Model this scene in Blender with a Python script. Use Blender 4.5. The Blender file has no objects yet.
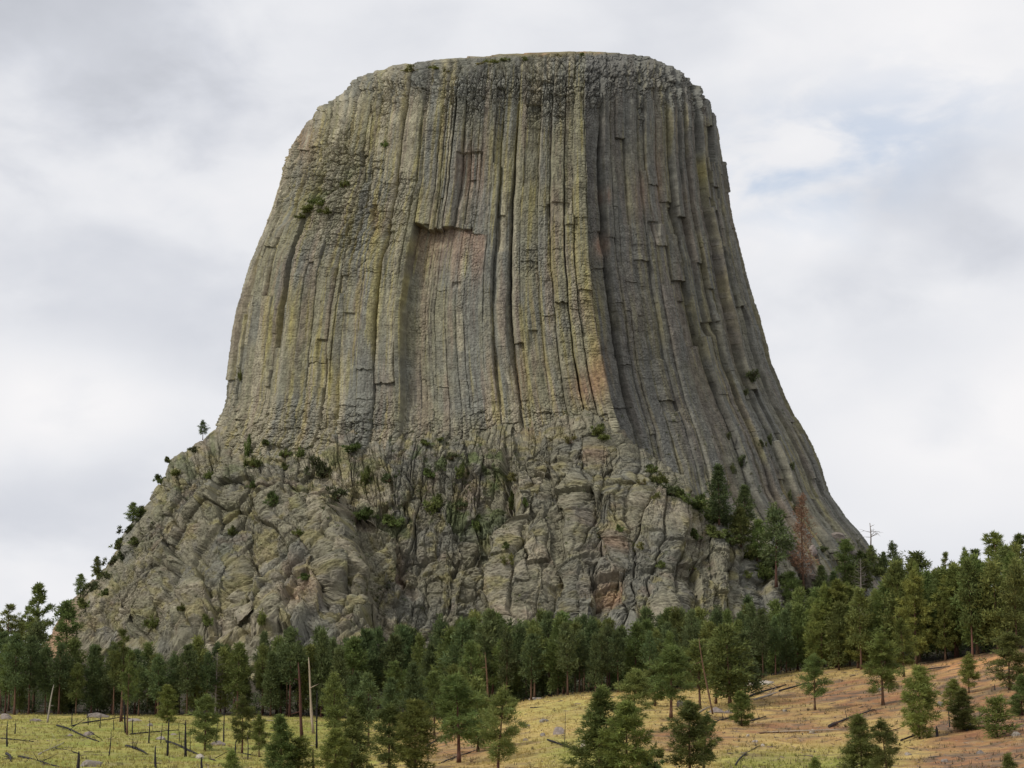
import bpy, math, random
import numpy as np

# ------------------------------------------------------------------ camera, sky, sun, exposure
SC = bpy.context.scene
COL = SC.collection
FPX, W_, H_ = 1900.0, 1024, 768
HORIZON = 690.0
PITCH = math.atan((HORIZON - 384) / FPX)
CP, SP = math.cos(PITCH), math.sin(PITCH)

cam_data = bpy.data.cameras.new("camera")
cam_data.sensor_width = 36.0
cam_data.lens = 36.0 * FPX / W_
cam_data.clip_start = 0.5
cam_data.clip_end = 30000
cam = bpy.data.objects.new("camera", cam_data)
COL.objects.link(cam)
cam.location = (0, 0, 0)
cam.rotation_euler = (math.radians(90) + PITCH, 0, 0)
SC.camera = cam

SUN_DIR = np.array([-0.66, -0.38, 0.66])
SUN_DIR /= np.linalg.norm(SUN_DIR)
SUN_EL = math.asin(SUN_DIR[2])
SUN_AZ = math.atan2(SUN_DIR[0], SUN_DIR[1])

SC.view_settings.view_transform = 'Standard'
SC.view_settings.look = 'None'
SC.view_settings.exposure = 0.0
SC.view_settings.gamma = 1.0
SC.view_settings.use_curve_mapping = False


def pix_dir(px, py):
    yv = (384 - py) / FPX
    v = np.array([(px - 512) / FPX, CP - yv * SP, SP + yv * CP])
    return v / np.linalg.norm(v)


def build_world():
    w = bpy.data.worlds.new("World")
    SC.world = w
    w.use_nodes = True
    nt = w.node_tree
    nt.nodes.clear()
    N, L = nt.nodes.new, nt.links.new
    out = N("ShaderNodeOutputWorld")
    sky = N("ShaderNodeTexSky")
    sky.sky_type = 'NISHITA'
    sky.sun_disc = False
    sky.sun_elevation = SUN_EL
    sky.sun_rotation = SUN_AZ
    bg1 = N("ShaderNodeBackground")
    bg1.inputs[1].default_value = 0.15
    L(sky.outputs[0], bg1.inputs[0])
    bg2 = N("ShaderNodeBackground")
    bg2.inputs[1].default_value = 1.0
    tc = N("ShaderNodeTexCoord")

    def noise(scale, stretch, detail, rough, off, dist=0.0):
        mp = N("ShaderNodeMapping")
        mp.inputs['Scale'].default_value = (1, 1, stretch)
        mp.inputs['Location'].default_value = off
        L(tc.outputs['Generated'], mp.inputs[0])
        n = N("ShaderNodeTexNoise")
        n.inputs['Scale'].default_value = scale
        n.inputs['Detail'].default_value = detail
        n.inputs['Roughness'].default_value = rough
        n.inputs['Distortion'].default_value = dist
        L(mp.outputs[0], n.inputs['Vector'])
        return n.outputs[0]

    def math_(op, a, b, clamp=False):
        m = N("ShaderNodeMath")
        m.operation = op
        m.use_clamp = clamp
        for i, x in enumerate((a, b)):
            if isinstance(x, (int, float)):
                m.inputs[i].default_value = x
            else:
                L(x, m.inputs[i])
        return m.outputs[0]

    def maprange(x, a, b, c, d):
        m = N("ShaderNodeMapRange")
        m.interpolation_type = 'SMOOTHSTEP'
        L(x, m.inputs[0])
        for i, v in enumerate((a, b, c, d)):
            m.inputs[i + 1].default_value = v
        return m.outputs[0]

    big = noise(6.0, 1.6, 4, 0.45, (3.1, 0.4, 1.7), 0.15)
    mid = noise(15.0, 1.7, 5, 0.50, (0.3, 2.2, 0.9), 0.2)
    thin = noise(15.0, 2.2, 6, 0.52, (7.3, 1.2, 4.4), 0.3)

    def blob(px, py, r_px, warp, gain):      # a bank of cloud in one direction of the sky
        d = pix_dir(px, py)
        v = N("ShaderNodeVectorMath")
        v.operation = 'DISTANCE'
        sc = N("ShaderNodeVectorMath")
        sc.operation = 'MULTIPLY'
        sc.inputs[1].default_value = (1, 1, 1.7)
        L(tc.outputs['Generated'], sc.inputs[0])
        L(sc.outputs[0], v.inputs[0])
        v.inputs[1].default_value = (d[0], d[1], d[2] * 1.7)
        dd = math_('ADD', v.outputs['Value'], math_('MULTIPLY', math_('SUBTRACT', warp, 0.5), r_px / FPX * 1.4))
        return maprange(dd, r_px * 0.15 / FPX, r_px / FPX, gain, 0.0)

    # cloud brightness: bright overcast with soft grey undersides
    shade = math_('ADD', math_('MULTIPLY', math_('SUBTRACT', big, 0.5), 0.55),
                  math_('MULTIPLY', math_('SUBTRACT', mid, 0.5), 0.42))
    shade = math_('ADD', shade, 0.71)
    for (px, py, r, g) in ((75, 40, 250, -0.29), (210, 110, 130, -0.10), (120, 290, 220, -0.14), (110, 500, 160, -0.18),
                           (910, 225, 170, -0.17), (900, 370, 150, -0.12), (690, 60, 170, -0.06),
                           (950, 560, 120, -0.05),
                           (640, 10, 250, -0.02), (60, 400, 150, 0.20), (1000, 440, 260, 0.2), (820, 230, 80, 0.2), (960, 60, 200, 0.10)):
        shade = math_('ADD', shade, blob(px, py, r, mid, g))
    ramp = N("ShaderNodeValToRGB")
    L(shade, ramp.inputs[0])
    e = ramp.color_ramp.elements
    e[0].position, e[0].color = 0.05, (0.42, 0.44, 0.49, 1)
    e[1].position, e[1].color = 0.95, (0.93, 0.92, 0.93, 1)
    m1 = e.new(0.48)
    m1.color = (0.67, 0.69, 0.745, 1)
    m2 = e.new(0.72)
    m2.color = (0.81, 0.82, 0.855, 1)
    L(ramp.outputs[0], bg2.inputs[0])
    # thin places in the cloud where the blue shows
    hole = math_('ADD', blob(810, 162, 180, thin, 0.70), blob(935, 105, 160, thin, 0.4))
    hole = math_('ADD', hole, blob(745, 175, 70, thin, 0.3))
    hole = math_('MULTIPLY', hole, maprange(thin, 0.36, 0.66, 0.0, 0.85), True)
    bgblue = N("ShaderNodeMixShader")
    L(hole, bgblue.inputs[0])
    L(bg2.outputs[0], bgblue.inputs[1])
    L(bg1.outputs[0], bgblue.inputs[2])
    L(bgblue.outputs[0], out.inputs[0])


build_world()
sun_data = bpy.data.lights.new("sun", 'SUN')
sun_data.energy = 2.6
sun_data.angle = math.radians(11)
sun_data.color = (1.0, 0.95, 0.87)
sun = bpy.data.objects.new("sun", sun_data)
COL.objects.link(sun)
from mathutils import Vector
sun.rotation_euler = Vector(-SUN_DIR).to_track_quat('-Z', 'Y').to_euler()


# ------------------------------------------------------------------ numbers: projection, noise
def P(px, py, Y):
    px, py, Y = np.broadcast_arrays(np.asarray(px, float), np.asarray(py, float), np.asarray(Y, float))
    yv = (384 - py) / FPX
    t = Y / (CP - yv * SP)
    return t * (px - 512) / FPX, Y + 0.0, t * (SP + yv * CP)


def proj(X, Y, Z):
    dep = Y * CP + Z * SP
    dep = np.maximum(dep, 1e-3)
    return 512 + FPX * X / dep, 384 - FPX * (Z * CP - Y * SP) / dep, dep


def z_at(py, Y):
    yv = (384 - py) / FPX
    return Y * (SP + yv * CP) / (CP - yv * SP)


def smooth(a, b, x):
    t = np.clip((x - a) / (b - a), 0, 1)
    return t * t * (3 - 2 * t)


def h2(ix, iy, seed):
    with np.errstate(over='ignore'):
        h = (ix.astype(np.int64) * 374761393 + iy.astype(np.int64) * 668265263 + seed * 1442695041) & 0xFFFFFFFF
        h = ((h ^ (h >> 13)) * 1274126177) & 0xFFFFFFFF
        h = ((h ^ (h >> 16)) * 2246822519) & 0xFFFFFFFF
        h = h ^ (h >> 15)
    return (h & 0xFFFFFF) / float(0x1000000)


def vnoise(x, y, seed):
    x, y = np.broadcast_arrays(x, y)
    ix, iy = np.floor(x), np.floor(y)
    fx, fy = x - ix, y - iy
    fx, fy = fx * fx * (3 - 2 * fx), fy * fy * (3 - 2 * fy)
    a, b = h2(ix, iy, seed), h2(ix + 1, iy, seed)
    c, d = h2(ix, iy + 1, seed), h2(ix + 1, iy + 1, seed)
    return ((a + (b - a) * fx) * (1 - fy) + (c + (d - c) * fx) * fy) * 2 - 1


def fbm(x, y, seed, octv=4, gain=0.5):
    s, a, t = 0, 1.0, 0
    for i in range(octv):
        s = s + a * vnoise(x * 2 ** i + i * 17.3, y * 2 ** i + i * 9.1, seed + i * 31)
        t += a
        a *= gain
    return s / t


def cells(x, y, seed, jit=0.85):
    """blocks of broken rock: distance to the crack, a hash per block, offsets from the block's middle"""
    x, y = np.broadcast_arrays(x, y)
    ix, iy = np.floor(x), np.floor(y)
    f1 = np.full(x.shape, 9.0)
    f2 = np.full(x.shape, 9.0)
    cid = np.zeros(x.shape)
    dx1 = np.zeros(x.shape)
    dy1 = np.zeros(x.shape)
    for oy in (-1, 0, 1):
        for ox in (-1, 0, 1):
            cx, cy = ix + ox, iy + oy
            qx = cx + 0.5 + (h2(cx, cy, seed) - 0.5) * jit
            qy = cy + 0.5 + (h2(cx, cy, seed + 7) - 0.5) * jit
            dx, dy = x - qx, y - qy
            d = np.sqrt(dx * dx + dy * dy)
            nearer = d < f1
            f2 = np.where(nearer, f1, np.minimum(f2, d))
            cid = np.where(nearer, h2(cx, cy, seed + 13), cid)
            dx1 = np.where(nearer, dx, dx1)
            dy1 = np.where(nearer, dy, dy1)
            f1 = np.where(nearer, d, f1)
    return f2 - f1, cid, dx1, dy1


def blocks(x, y, seed, crack=0.10, tilt=0.9, bulge=0.5):
    e, cid, dx, dy = cells(x, y, seed)
    hx = (cid * 37.7) % 1.0 - 0.5
    hy = (cid * 91.3) % 1.0 - 0.5
    d = (cid - 0.5) * 0.9 + tilt * (hx * dx + hy * dy) + bulge * (1 - np.exp(-e * 4.0)) - 0.8 * np.exp(-e / crack)
    return d, cid, e


def blur(a, k, axis):
    if k < 1:
        return a
    r = int(k * 3)
    w = np.exp(-0.5 * (np.arange(-r, r + 1) / k) ** 2)
    w /= w.sum()
    pad = [(0, 0)] * a.ndim
    pad[axis] = (r, r)
    b = np.pad(a, pad, mode='edge')
    out = np.zeros_like(a, dtype=float)
    n = a.shape[axis]
    for i, wi in enumerate(w):
        sl = [slice(None)] * a.ndim
        sl[axis] = slice(i, i + n)
        out += wi * b[tuple(sl)]
    return out


# ------------------------------------------------------------------ numbers: mesh helpers
def mesh_from(name, co, tris=None, quads=None, mat=None, col=None, smooth_=False):
    me = bpy.data.meshes.new(name)
    co = np.asarray(co, np.float32).reshape(-1, 3)
    nt = 0 if tris is None else len(tris)
    nq = 0 if quads is None else len(quads)
    me.vertices.add(len(co))
    me.vertices.foreach_set("co", co.ravel())
    idx = []
    if nq:
        idx.append(np.asarray(quads, np.int32).ravel())
    if nt:
        idx.append(np.asarray(tris, np.int32).ravel())
    idx = np.concatenate(idx)
    me.loops.add(len(idx))
    me.loops.foreach_set("vertex_index", idx)
    me.polygons.add(nq + nt)
    starts = np.concatenate([np.arange(nq) * 4, nq * 4 + np.arange(nt) * 3]).astype(np.int32)
    me.polygons.foreach_set("loop_start", starts)
    me.polygons.foreach_set("use_smooth", np.full(nq + nt, smooth_, dtype=bool))
    me.update(calc_edges=True)
    if col is not None:
        a = me.attributes.new("tint", 'FLOAT_COLOR', 'POINT')
        c = np.ones((len(co), 4), np.float32)
        c[:, :3] = col
        a.data.foreach_set("color", c.ravel())
    if mat is not None:
        me.materials.append(mat)
    return me


def grid_quads(nr, nc, wrap=False):
    r = np.arange(nr - 1)[:, None]
    c = np.arange(nc if wrap else nc - 1)[None, :]
    c2 = (c + 1) % nc
    a = r * nc + c
    b = r * nc + c2
    return np.stack([a, b, b + nc, a + nc], -1).reshape(-1, 4)


def link(name, me, parent=None, **props):
    o = bpy.data.objects.new(name, me)
    COL.objects.link(o)
    o.parent = parent
    for k, v in props.items():
        o[k] = v
    return o


def root(name, loc, label, cat, group=None):
    o = bpy.data.objects.new(name, None)
    o.empty_display_size = 1
    COL.objects.link(o)
    o.location = loc
    o['label'] = label
    o['category'] = cat
    if group:
        o['group'] = group
    return o


# ------------------------------------------------------------------ materials
def new_mat(name):
    m = bpy.data.materials.new(name)
    m.use_nodes = True
    nt = m.node_tree
    nt.nodes.clear()
    out = nt.nodes.new("ShaderNodeOutputMaterial")
    return m, nt, nt.nodes.new, nt.links.new, out


def tint_mat(name, s1, s2, amp1, amp2, bump=0.0, bump_scale=1.0, rough=0.95, stretch=(1, 1, 1), attr=True, color=(0.2, 0.2, 0.2), hue=0.0, trans=0.0, rnd=0.0):
    m, nt, N, L, out = new_mat(name)
    b = N("ShaderNodeBsdfPrincipled")
    b.inputs['Roughness'].default_value = rough
    b.inputs['Specular IOR Level'].default_value = 0.15
    tc = N("ShaderNodeTexCoord")
    mp = N("ShaderNodeMapping")
    mp.inputs['Scale'].default_value = stretch
    L(tc.outputs['Object'], mp.inputs[0])
    n1 = N("ShaderNodeTexNoise")
    n1.inputs['Scale'].default_value = s1
    n1.inputs['Detail'].default_value = 6
    n1.inputs['Roughness'].default_value = 0.65
    n2 = N("ShaderNodeTexNoise")
    n2.inputs['Scale'].default_value = s2
    n2.inputs['Detail'].default_value = 4
    n2.inputs['Roughness'].default_value = 0.7
    L(mp.outputs[0], n1.inputs['Vector'])
    L(mp.outputs[0], n2.inputs['Vector'])

    def mr(x, lo, hi):
        r = N("ShaderNodeMapRange")
        L(x, r.inputs[0])
        r.inputs[1].default_value, r.inputs[2].default_value = 0.25, 0.75
        r.inputs[3].default_value, r.inputs[4].default_value = lo, hi
        return r.outputs[0]
    mul = N("ShaderNodeMath")
    mul.operation = 'MULTIPLY'
    L(mr(n1.outputs[0], 1 - amp1, 1 + amp1), mul.inputs[0])
    L(mr(n2.outputs[0], 1 - amp2, 1 + amp2), mul.inputs[1])
    hsv = N("ShaderNodeHueSaturation")
    L(mul.outputs[0], hsv.inputs['Value'])
    if attr:
        at = N("ShaderNodeAttribute")
        at.attribute_name = "tint"
        L(at.outputs['Color'], hsv.inputs['Color'])
    else:
        hsv.inputs['Color'].default_value = (*color, 1)
    if hue:
        L(mr(n1.outputs[0], 0.5 - hue, 0.5 + hue), hsv.inputs['Hue'])
    colr = hsv.outputs[0]
    if rnd:
        oi = N("ShaderNodeObjectInfo")
        h2_ = N("ShaderNodeHueSaturation")
        r1 = N("ShaderNodeMapRange")
        L(oi.outputs['Random'], r1.inputs[0])
        r1.inputs[3].default_value, r1.inputs[4].default_value = 1 - rnd, 1 + rnd
        mm = N("ShaderNodeMath")
        mm.operation = 'MULTIPLY'
        mm.inputs[1].default_value = 7.31
        L(oi.outputs['Random'], mm.inputs[0])
        fr = N("ShaderNodeMath")
        fr.operation = 'FRACT'
        L(mm.outputs[0], fr.inputs[0])
        r2 = N("ShaderNodeMapRange")
        L(fr.outputs[0], r2.inputs[0])
        r2.inputs[3].default_value, r2.inputs[4].default_value = 0.48, 0.52
        L(r1.outputs[0], h2_.inputs['Value'])
        L(r2.outputs[0], h2_.inputs['Hue'])
        L(colr, h2_.inputs['Color'])
        colr = h2_.outputs[0]
    L(colr, b.inputs['Base Color'])
    if bump:
        bm = N("ShaderNodeBump")
        bm.inputs['Strength'].default_value = 1.0
        bm.inputs['Distance'].default_value = bump
        n3 = N("ShaderNodeTexNoise")
        n3.inputs['Scale'].default_value = bump_scale
        n3.inputs['Detail'].default_value = 5
        n3.inputs['Roughness'].default_value = 0.7
        L(mp.outputs[0], n3.inputs['Vector'])
        L(n3.outputs[0], bm.inputs['Height'])
        L(bm.outputs[0], b.inputs['Normal'])
    if trans:
        t = N("ShaderNodeBsdfTranslucent")
        L(colr, t.inputs[0])
        mx = N("ShaderNodeMixShader")
        mx.inputs[0].default_value = trans
        L(b.outputs[0], mx.inputs[1])
        L(t.outputs[0], mx.inputs[2])
        L(mx.outputs[0], out.inputs[0])
    else:
        L(b.outputs[0], out.inputs[0])
    return m


M_ROCK = tint_mat("weathered_rock", 0.30, 1.5, 0.26, 0.32, bump=0.38, bump_scale=1.0, hue=0.012)
M_GROUND = tint_mat("dry_meadow_soil", 0.35, 2.4, 0.28, 0.38, bump=0.16, bump_scale=2.5, hue=0.015)
M_GRASS = tint_mat("grass_blades", 0.3, 2.0, 0.2, 0.15, trans=0.25, rough=0.8)
M_NEEDLE = tint_mat("pine_needles", 0.9, 3.0, 0.22, 0.2, trans=0.32, rough=0.7, rnd=0.28)
M_BARK = tint_mat("pine_bark", 2.0, 8.0, 0.3, 0.25, attr=False, color=(0.115, 0.066, 0.045), stretch=(1, 1, 0.3), rnd=0.3)
M_GREYWOOD = tint_mat("bleached_wood", 2.0, 9.0, 0.25, 0.25, attr=False, color=(0.30, 0.26, 0.225), stretch=(1, 1, 0.3), rnd=0.2)
M_PALEWOOD = tint_mat("pale_barkless_wood", 2.0, 9.0, 0.2, 0.2, attr=False, color=(0.33, 0.265, 0.195), stretch=(1, 1, 0.3))
M_CHAR = tint_mat("charred_wood", 2.0, 8.0, 0.35, 0.3, attr=False, color=(0.028, 0.026, 0.028), stretch=(1, 1, 0.3), rnd=0.3)
M_STONE = tint_mat("fallen_stone", 1.2, 5.0, 0.25, 0.25, attr=False, color=(0.22, 0.19, 0.165), bump=0.08, bump_scale=3.0, rnd=0.2)
M_PALESTONE = tint_mat("pale_stone", 1.2, 5.0, 0.2, 0.25, attr=False, color=(0.36, 0.32, 0.27), bump=0.08, bump_scale=3.0, rnd=0.12)

# ------------------------------------------------------------------ the ground
TQ = np.array([-3000, -400, 0, 130, 260, 400, 480, 560, 640, 720, 800, 880, 960, 1024, 1400, 4000], float)
TY = np.array([200, 250, 300, 350, 400, 450, 500, 560, 640, 720, 800, 1000, 1300, 1600], float)
TP = np.array([
    # -3000 -400   0   130  260  400  480  560  640  720  800  880  960 1024 1400 4000
    [800, 792, 790, 790, 790, 792, 796, 794, 794, 796, 796, 794, 790, 788, 780, 780],   # 200
    [775, 772, 771, 772, 773, 776, 772, 764, 764, 767, 767, 764, 760, 756, 740, 740],   # 250
    [755, 752, 751, 752, 753, 758, 750, 736, 733, 740, 742, 735, 724, 714, 700, 700],   # 300
    [740, 738, 737, 737, 738, 746, 730, 712, 709, 714, 712, 703, 690, 676, 660, 665],   # 350
    [730, 728, 727, 727, 728, 736, 715, 694, 691, 694, 688, 678, 664, 648, 640, 650],   # 400
    [722, 720, 719, 719, 720, 726, 710, 690, 690, 684, 671, 662, 652, 634, 630, 645],   # 450
    [716, 714, 713, 714, 715, 717, 706, 692, 690, 680, 664, 655, 645, 628, 625, 645],   # 500
    [710, 704, 700, 699, 700, 700, 694, 688, 685, 674, 657, 645, 634, 622, 622, 645],   # 560
    [705, 688, 672, 668, 670, 672, 676, 676, 672, 662, 640, 624, 618, 614, 620, 650],   # 640
    [705, 685, 665, 660, 670, 680, 680, 672, 660, 640, 612, 600, 600, 604, 622, 660],   # 720
    [705, 690, 662, 640, 640, 660, 660, 650, 640, 615, 580, 563, 583, 596, 625, 665],   # 800
    [705, 695, 680, 670, 660, 660, 660, 650, 640, 630, 615, 610, 615, 625, 645, 675],   # 1000
    [703, 700, 697, 694, 690, 690, 690, 690, 690, 685, 680, 675, 675, 675, 680, 690],   # 1300
    [698, 698, 698, 698, 698, 698, 698, 698, 698, 698, 698, 698, 698, 698, 698, 698],   # 1600
], float)
LQ = np.arange(-3000, 4001, 16.0)
LY = np.arange(0, 1601, 8.0)
_zt = z_at(TP, TY[:, None])
_tmp = np.array([np.interp(LQ, TQ, r) for r in _zt])
LZ = np.empty((len(LY), len(LQ)))
for _j in range(len(LQ)):
    LZ[:, _j] = np.interp(LY, np.concatenate([[0, 120], TY]), np.concatenate([[-1.75, -0.62 * abs(_tmp[0, _j])], _tmp[:, _j]]))
LZ = blur(blur(LZ, 1.8, 0), 2.2, 1)


def ground_z(X, Y, rough=True):
    X, Y = np.asarray(X, float), np.asarray(Y, float)
    q = 512 + FPX * X / np.maximum(Y, 60)
    fj = np.clip((q - LQ[0]) / 16.0, 0, len(LQ) - 1.001)
    fi = np.clip(Y / 8.0, 0, len(LY) - 1.001)
    i, j = fi.astype(int), fj.astype(int)
    a, b = fi - i, fj - j
    z = (LZ[i, j] * (1 - b) + LZ[i, j + 1] * b) * (1 - a) + (LZ[i + 1, j] * (1 - b) + LZ[i + 1, j + 1] * b) * a
    if rough:
        k = smooth(80, 240, Y)
        z = z + k * (0.45 * fbm(X / 16, Y / 16, 5, 3) + 0.22 * fbm(X / 3.3, Y / 3.3, 9, 3))
    return z


def ground_at(px, py, y0=150.0, y1=900.0):
    """the first point of the ground that is seen through a point of the picture"""
    Y = np.arange(y0, y1, 0.5)
    X, _, Z = P(np.full_like(Y, px), np.full_like(Y, py), Y)
    d = Z - ground_z(X, Y, False)
    k = np.nonzero(d <= 0)[0]
    k = k[0] if len(k) else int(np.argmin(np.abs(d)))
    return float(X[k]), float(Y[k]), float(ground_z(X[k], Y[k]))


def soil_places(px, py):
    s_mask = np.exp(-((px - 860) / 110) ** 2 - ((py - 698) / 24) ** 2) * 1.0
    s_mask = np.maximum(s_mask, smooth(880, 960, px) * smooth(640, 660, py) * 0.92)
    s_mask = np.maximum(s_mask, np.exp(-((px - 690) / 65) ** 2 - ((py - 740) / 12) ** 2) * 0.95)
    s_mask = np.maximum(s_mask, np.exp(-((px - 455) / 45) ** 2 - ((py - 745) / 20) ** 2) * 0.75)
    s_mask = np.maximum(s_mask, np.exp(-((px - 800) / 80) ** 2 - ((py - 728) / 13) ** 2) * 0.8)
    return s_mask


def build_ground():
    ys = np.concatenate([np.array([-250, -120, -60, -20]), np.arange(0, 170, 8), np.arange(170, 700, 0.8), np.arange(700, 1600, 12),
                         np.array([1600, 1900, 2400, 3200, 4500, 7000, 12000])])
    qs = np.concatenate([np.arange(-3000, -200, 70), np.arange(-200, -20, 10), np.arange(-20, 1045, 2.6), np.arange(1045, 1230, 10), np.arange(1230, 4001, 70)])
    Y, Q = np.meshgrid(ys, qs, indexing='ij')
    X = (Q - 512) / FPX * np.maximum(Y, 60)
    Z = ground_z(X, np.clip(Y, 0, 1600)) - 0.006 * np.maximum(Y - 1600, 0) * 0.3
    px, py, _ = proj(X, Y, Z)
    n = fbm(X / 9, Y / 9, 21, 4)
    n2 = fbm(X / 2.6, Y / 2.6, 23, 4)
    straw = np.array([0.43, 0.318, 0.115])
    green = np.array([0.218, 0.232, 0.050])
    soil = np.array([0.275, 0.142, 0.068])
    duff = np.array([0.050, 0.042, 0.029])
    ochre = np.array([0.46, 0.235, 0.10])
    g_mask = np.zeros_like(X)
    g_mask = np.maximum(g_mask, smooth(470, 330, px) * smooth(690, 730, py) * 0.78)
    g_mask = np.maximum(g_mask, np.exp(-((px - 595) / 60) ** 2 - ((py - 752) / 20) ** 2) * 0.9)
    g_mask = np.maximum(g_mask, np.exp(-((px - 580) / 60) ** 2 - ((py - 715) / 14) ** 2) * 0.55)
    g_mask = np.maximum(g_mask, smooth(690, 740, px) * smooth(930, 840, px) * smooth(738, 764, py) * 0.95)
    g_mask = np.maximum(g_mask, np.exp(-((px - 780) / 60) ** 2 - ((py - 672) / 14) ** 2) * 0.35)
    g_mask = np.clip(g_mask + 0.55 * n * (g_mask > 0.02), 0, 1)
    s_mask = soil_places(px, py)
    s_mask = np.clip(s_mask + 0.7 * n * (s_mask > 0.02) + 0.3 * n2 * (s_mask > 0.02), 0, 1)
    o_mask = np.exp(-((px - 990) / 38) ** 2 - ((py - 652) / 14) ** 2) + np.exp(-((px - 958) / 30) ** 2 - ((py - 668) / 7) ** 2) * 0.8
    o_mask = np.clip(o_mask + 0.4 * n2 * (o_mask > .05), 0, 1)
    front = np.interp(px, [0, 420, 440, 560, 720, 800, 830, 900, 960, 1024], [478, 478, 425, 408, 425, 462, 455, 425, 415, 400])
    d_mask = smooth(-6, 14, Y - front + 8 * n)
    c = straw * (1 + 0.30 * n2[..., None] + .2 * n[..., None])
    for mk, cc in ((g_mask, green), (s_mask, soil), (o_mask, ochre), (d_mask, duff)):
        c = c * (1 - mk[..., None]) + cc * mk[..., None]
    # small worn places and tussocks
    bare = smooth(0.12, 0.5, fbm(X / 6, Y / 3.0, 77, 5)) * (0.35 + 0.3 * s_mask) * (1 - d_mask)
    c = c * (1 - bare[..., None]) + np.array([0.21, 0.15, 0.095]) * bare[..., None]
    heath = smooth(0.22, 0.5, fbm(X / 3, Y / 2.2, 78, 4) + .25 * s_mask) * (0.38 + 0.42 * s_mask) * (1 - d_mask)
    c = c * (1 - heath[..., None]) + np.array([0.125, 0.095, 0.065]) * heath[..., None]
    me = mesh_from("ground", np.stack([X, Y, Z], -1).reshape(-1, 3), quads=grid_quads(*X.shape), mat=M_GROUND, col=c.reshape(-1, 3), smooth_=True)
    link("ground", me, kind="structure", label="grassy slopes rising to the foot of the rock tower")


build_ground()

# ------------------------------------------------------------------ the rock tower
D = 800.0
MPP = D / FPX                 # metres per picture point at the tower's axis
SIL = np.array([
    (51.5, 572, 592), (53, 530, 618), (56, 490, 640), (60, 440, 655), (63, 413, 664), (68, 392, 676), (75, 362, 684), (82, 350, 692),
    (94, 342, 703), (105, 321, 710), (126, 301, 719), (142, 291, 723), (160, 285, 726), (180, 281, 729), (200, 274, 732), (222, 266, 737),
    (262, 250, 747), (307, 237, 759), (365, 227, 776), (402, 221, 791), (430, 212, 807), (465, 195, 823), (492, 182, 833),
    (517, 170, 850), (537, 160, 868), (560, 150, 885), (600, 130, 915), (660, 100, 960)], float)
POLY = np.array([(-1, 0), (-.93, .37), (-.80, .62), (-.37, .92), (.352, 1.0), (.60, .80), (.86, .50), (.95, .3), (1, 0)], float)


def dfrac(n):
    n = np.clip(n, -1, 1)
    return 0.45 * np.sqrt(np.maximum(1 - n * n, 0)) + 0.55 * np.interp(n, POLY[:, 0], POLY[:, 1])


def shaft_ca(py):
    L = np.interp(py, SIL[:, 0], SIL[:, 1])
    R = np.interp(py, SIL[:, 0], SIL[:, 2])
    return (L + R) / 2, (R - L) / 2


def grid_normals(X, Y, Z, sign):
    co = np.stack([X, Y, Z], -1)
    du = np.gradient(co, axis=1)
    dv = np.gradient(co, axis=0)
    n = np.cross(du, dv) * sign
    l = np.linalg.norm(n, axis=-1, keepdims=True)
    return n / np.maximum(l, 1e-9)


DEPTH = np.full((H_, W_), 1e9)


def splat(X, Y, Z):
    px, py, dep = proj(X.ravel(), Y.ravel(), Z.ravel())
    ix, iy = np.floor(px).astype(int), np.floor(py).astype(int)
    ok = (ix >= 0) & (ix < W_) & (iy >= 0) & (iy < H_)
    np.minimum.at(DEPTH, (iy[ok], ix[ok]), Y.ravel()[ok])


tower = root("rock_tower", (0, D, 0), "huge grey flat-topped rock tower with vertical columns above the pine forest", "rock tower")


def to_tower(X, Y, Z):
    return np.stack([X, Y - D, Z], -1).reshape(-1, 3)


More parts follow.
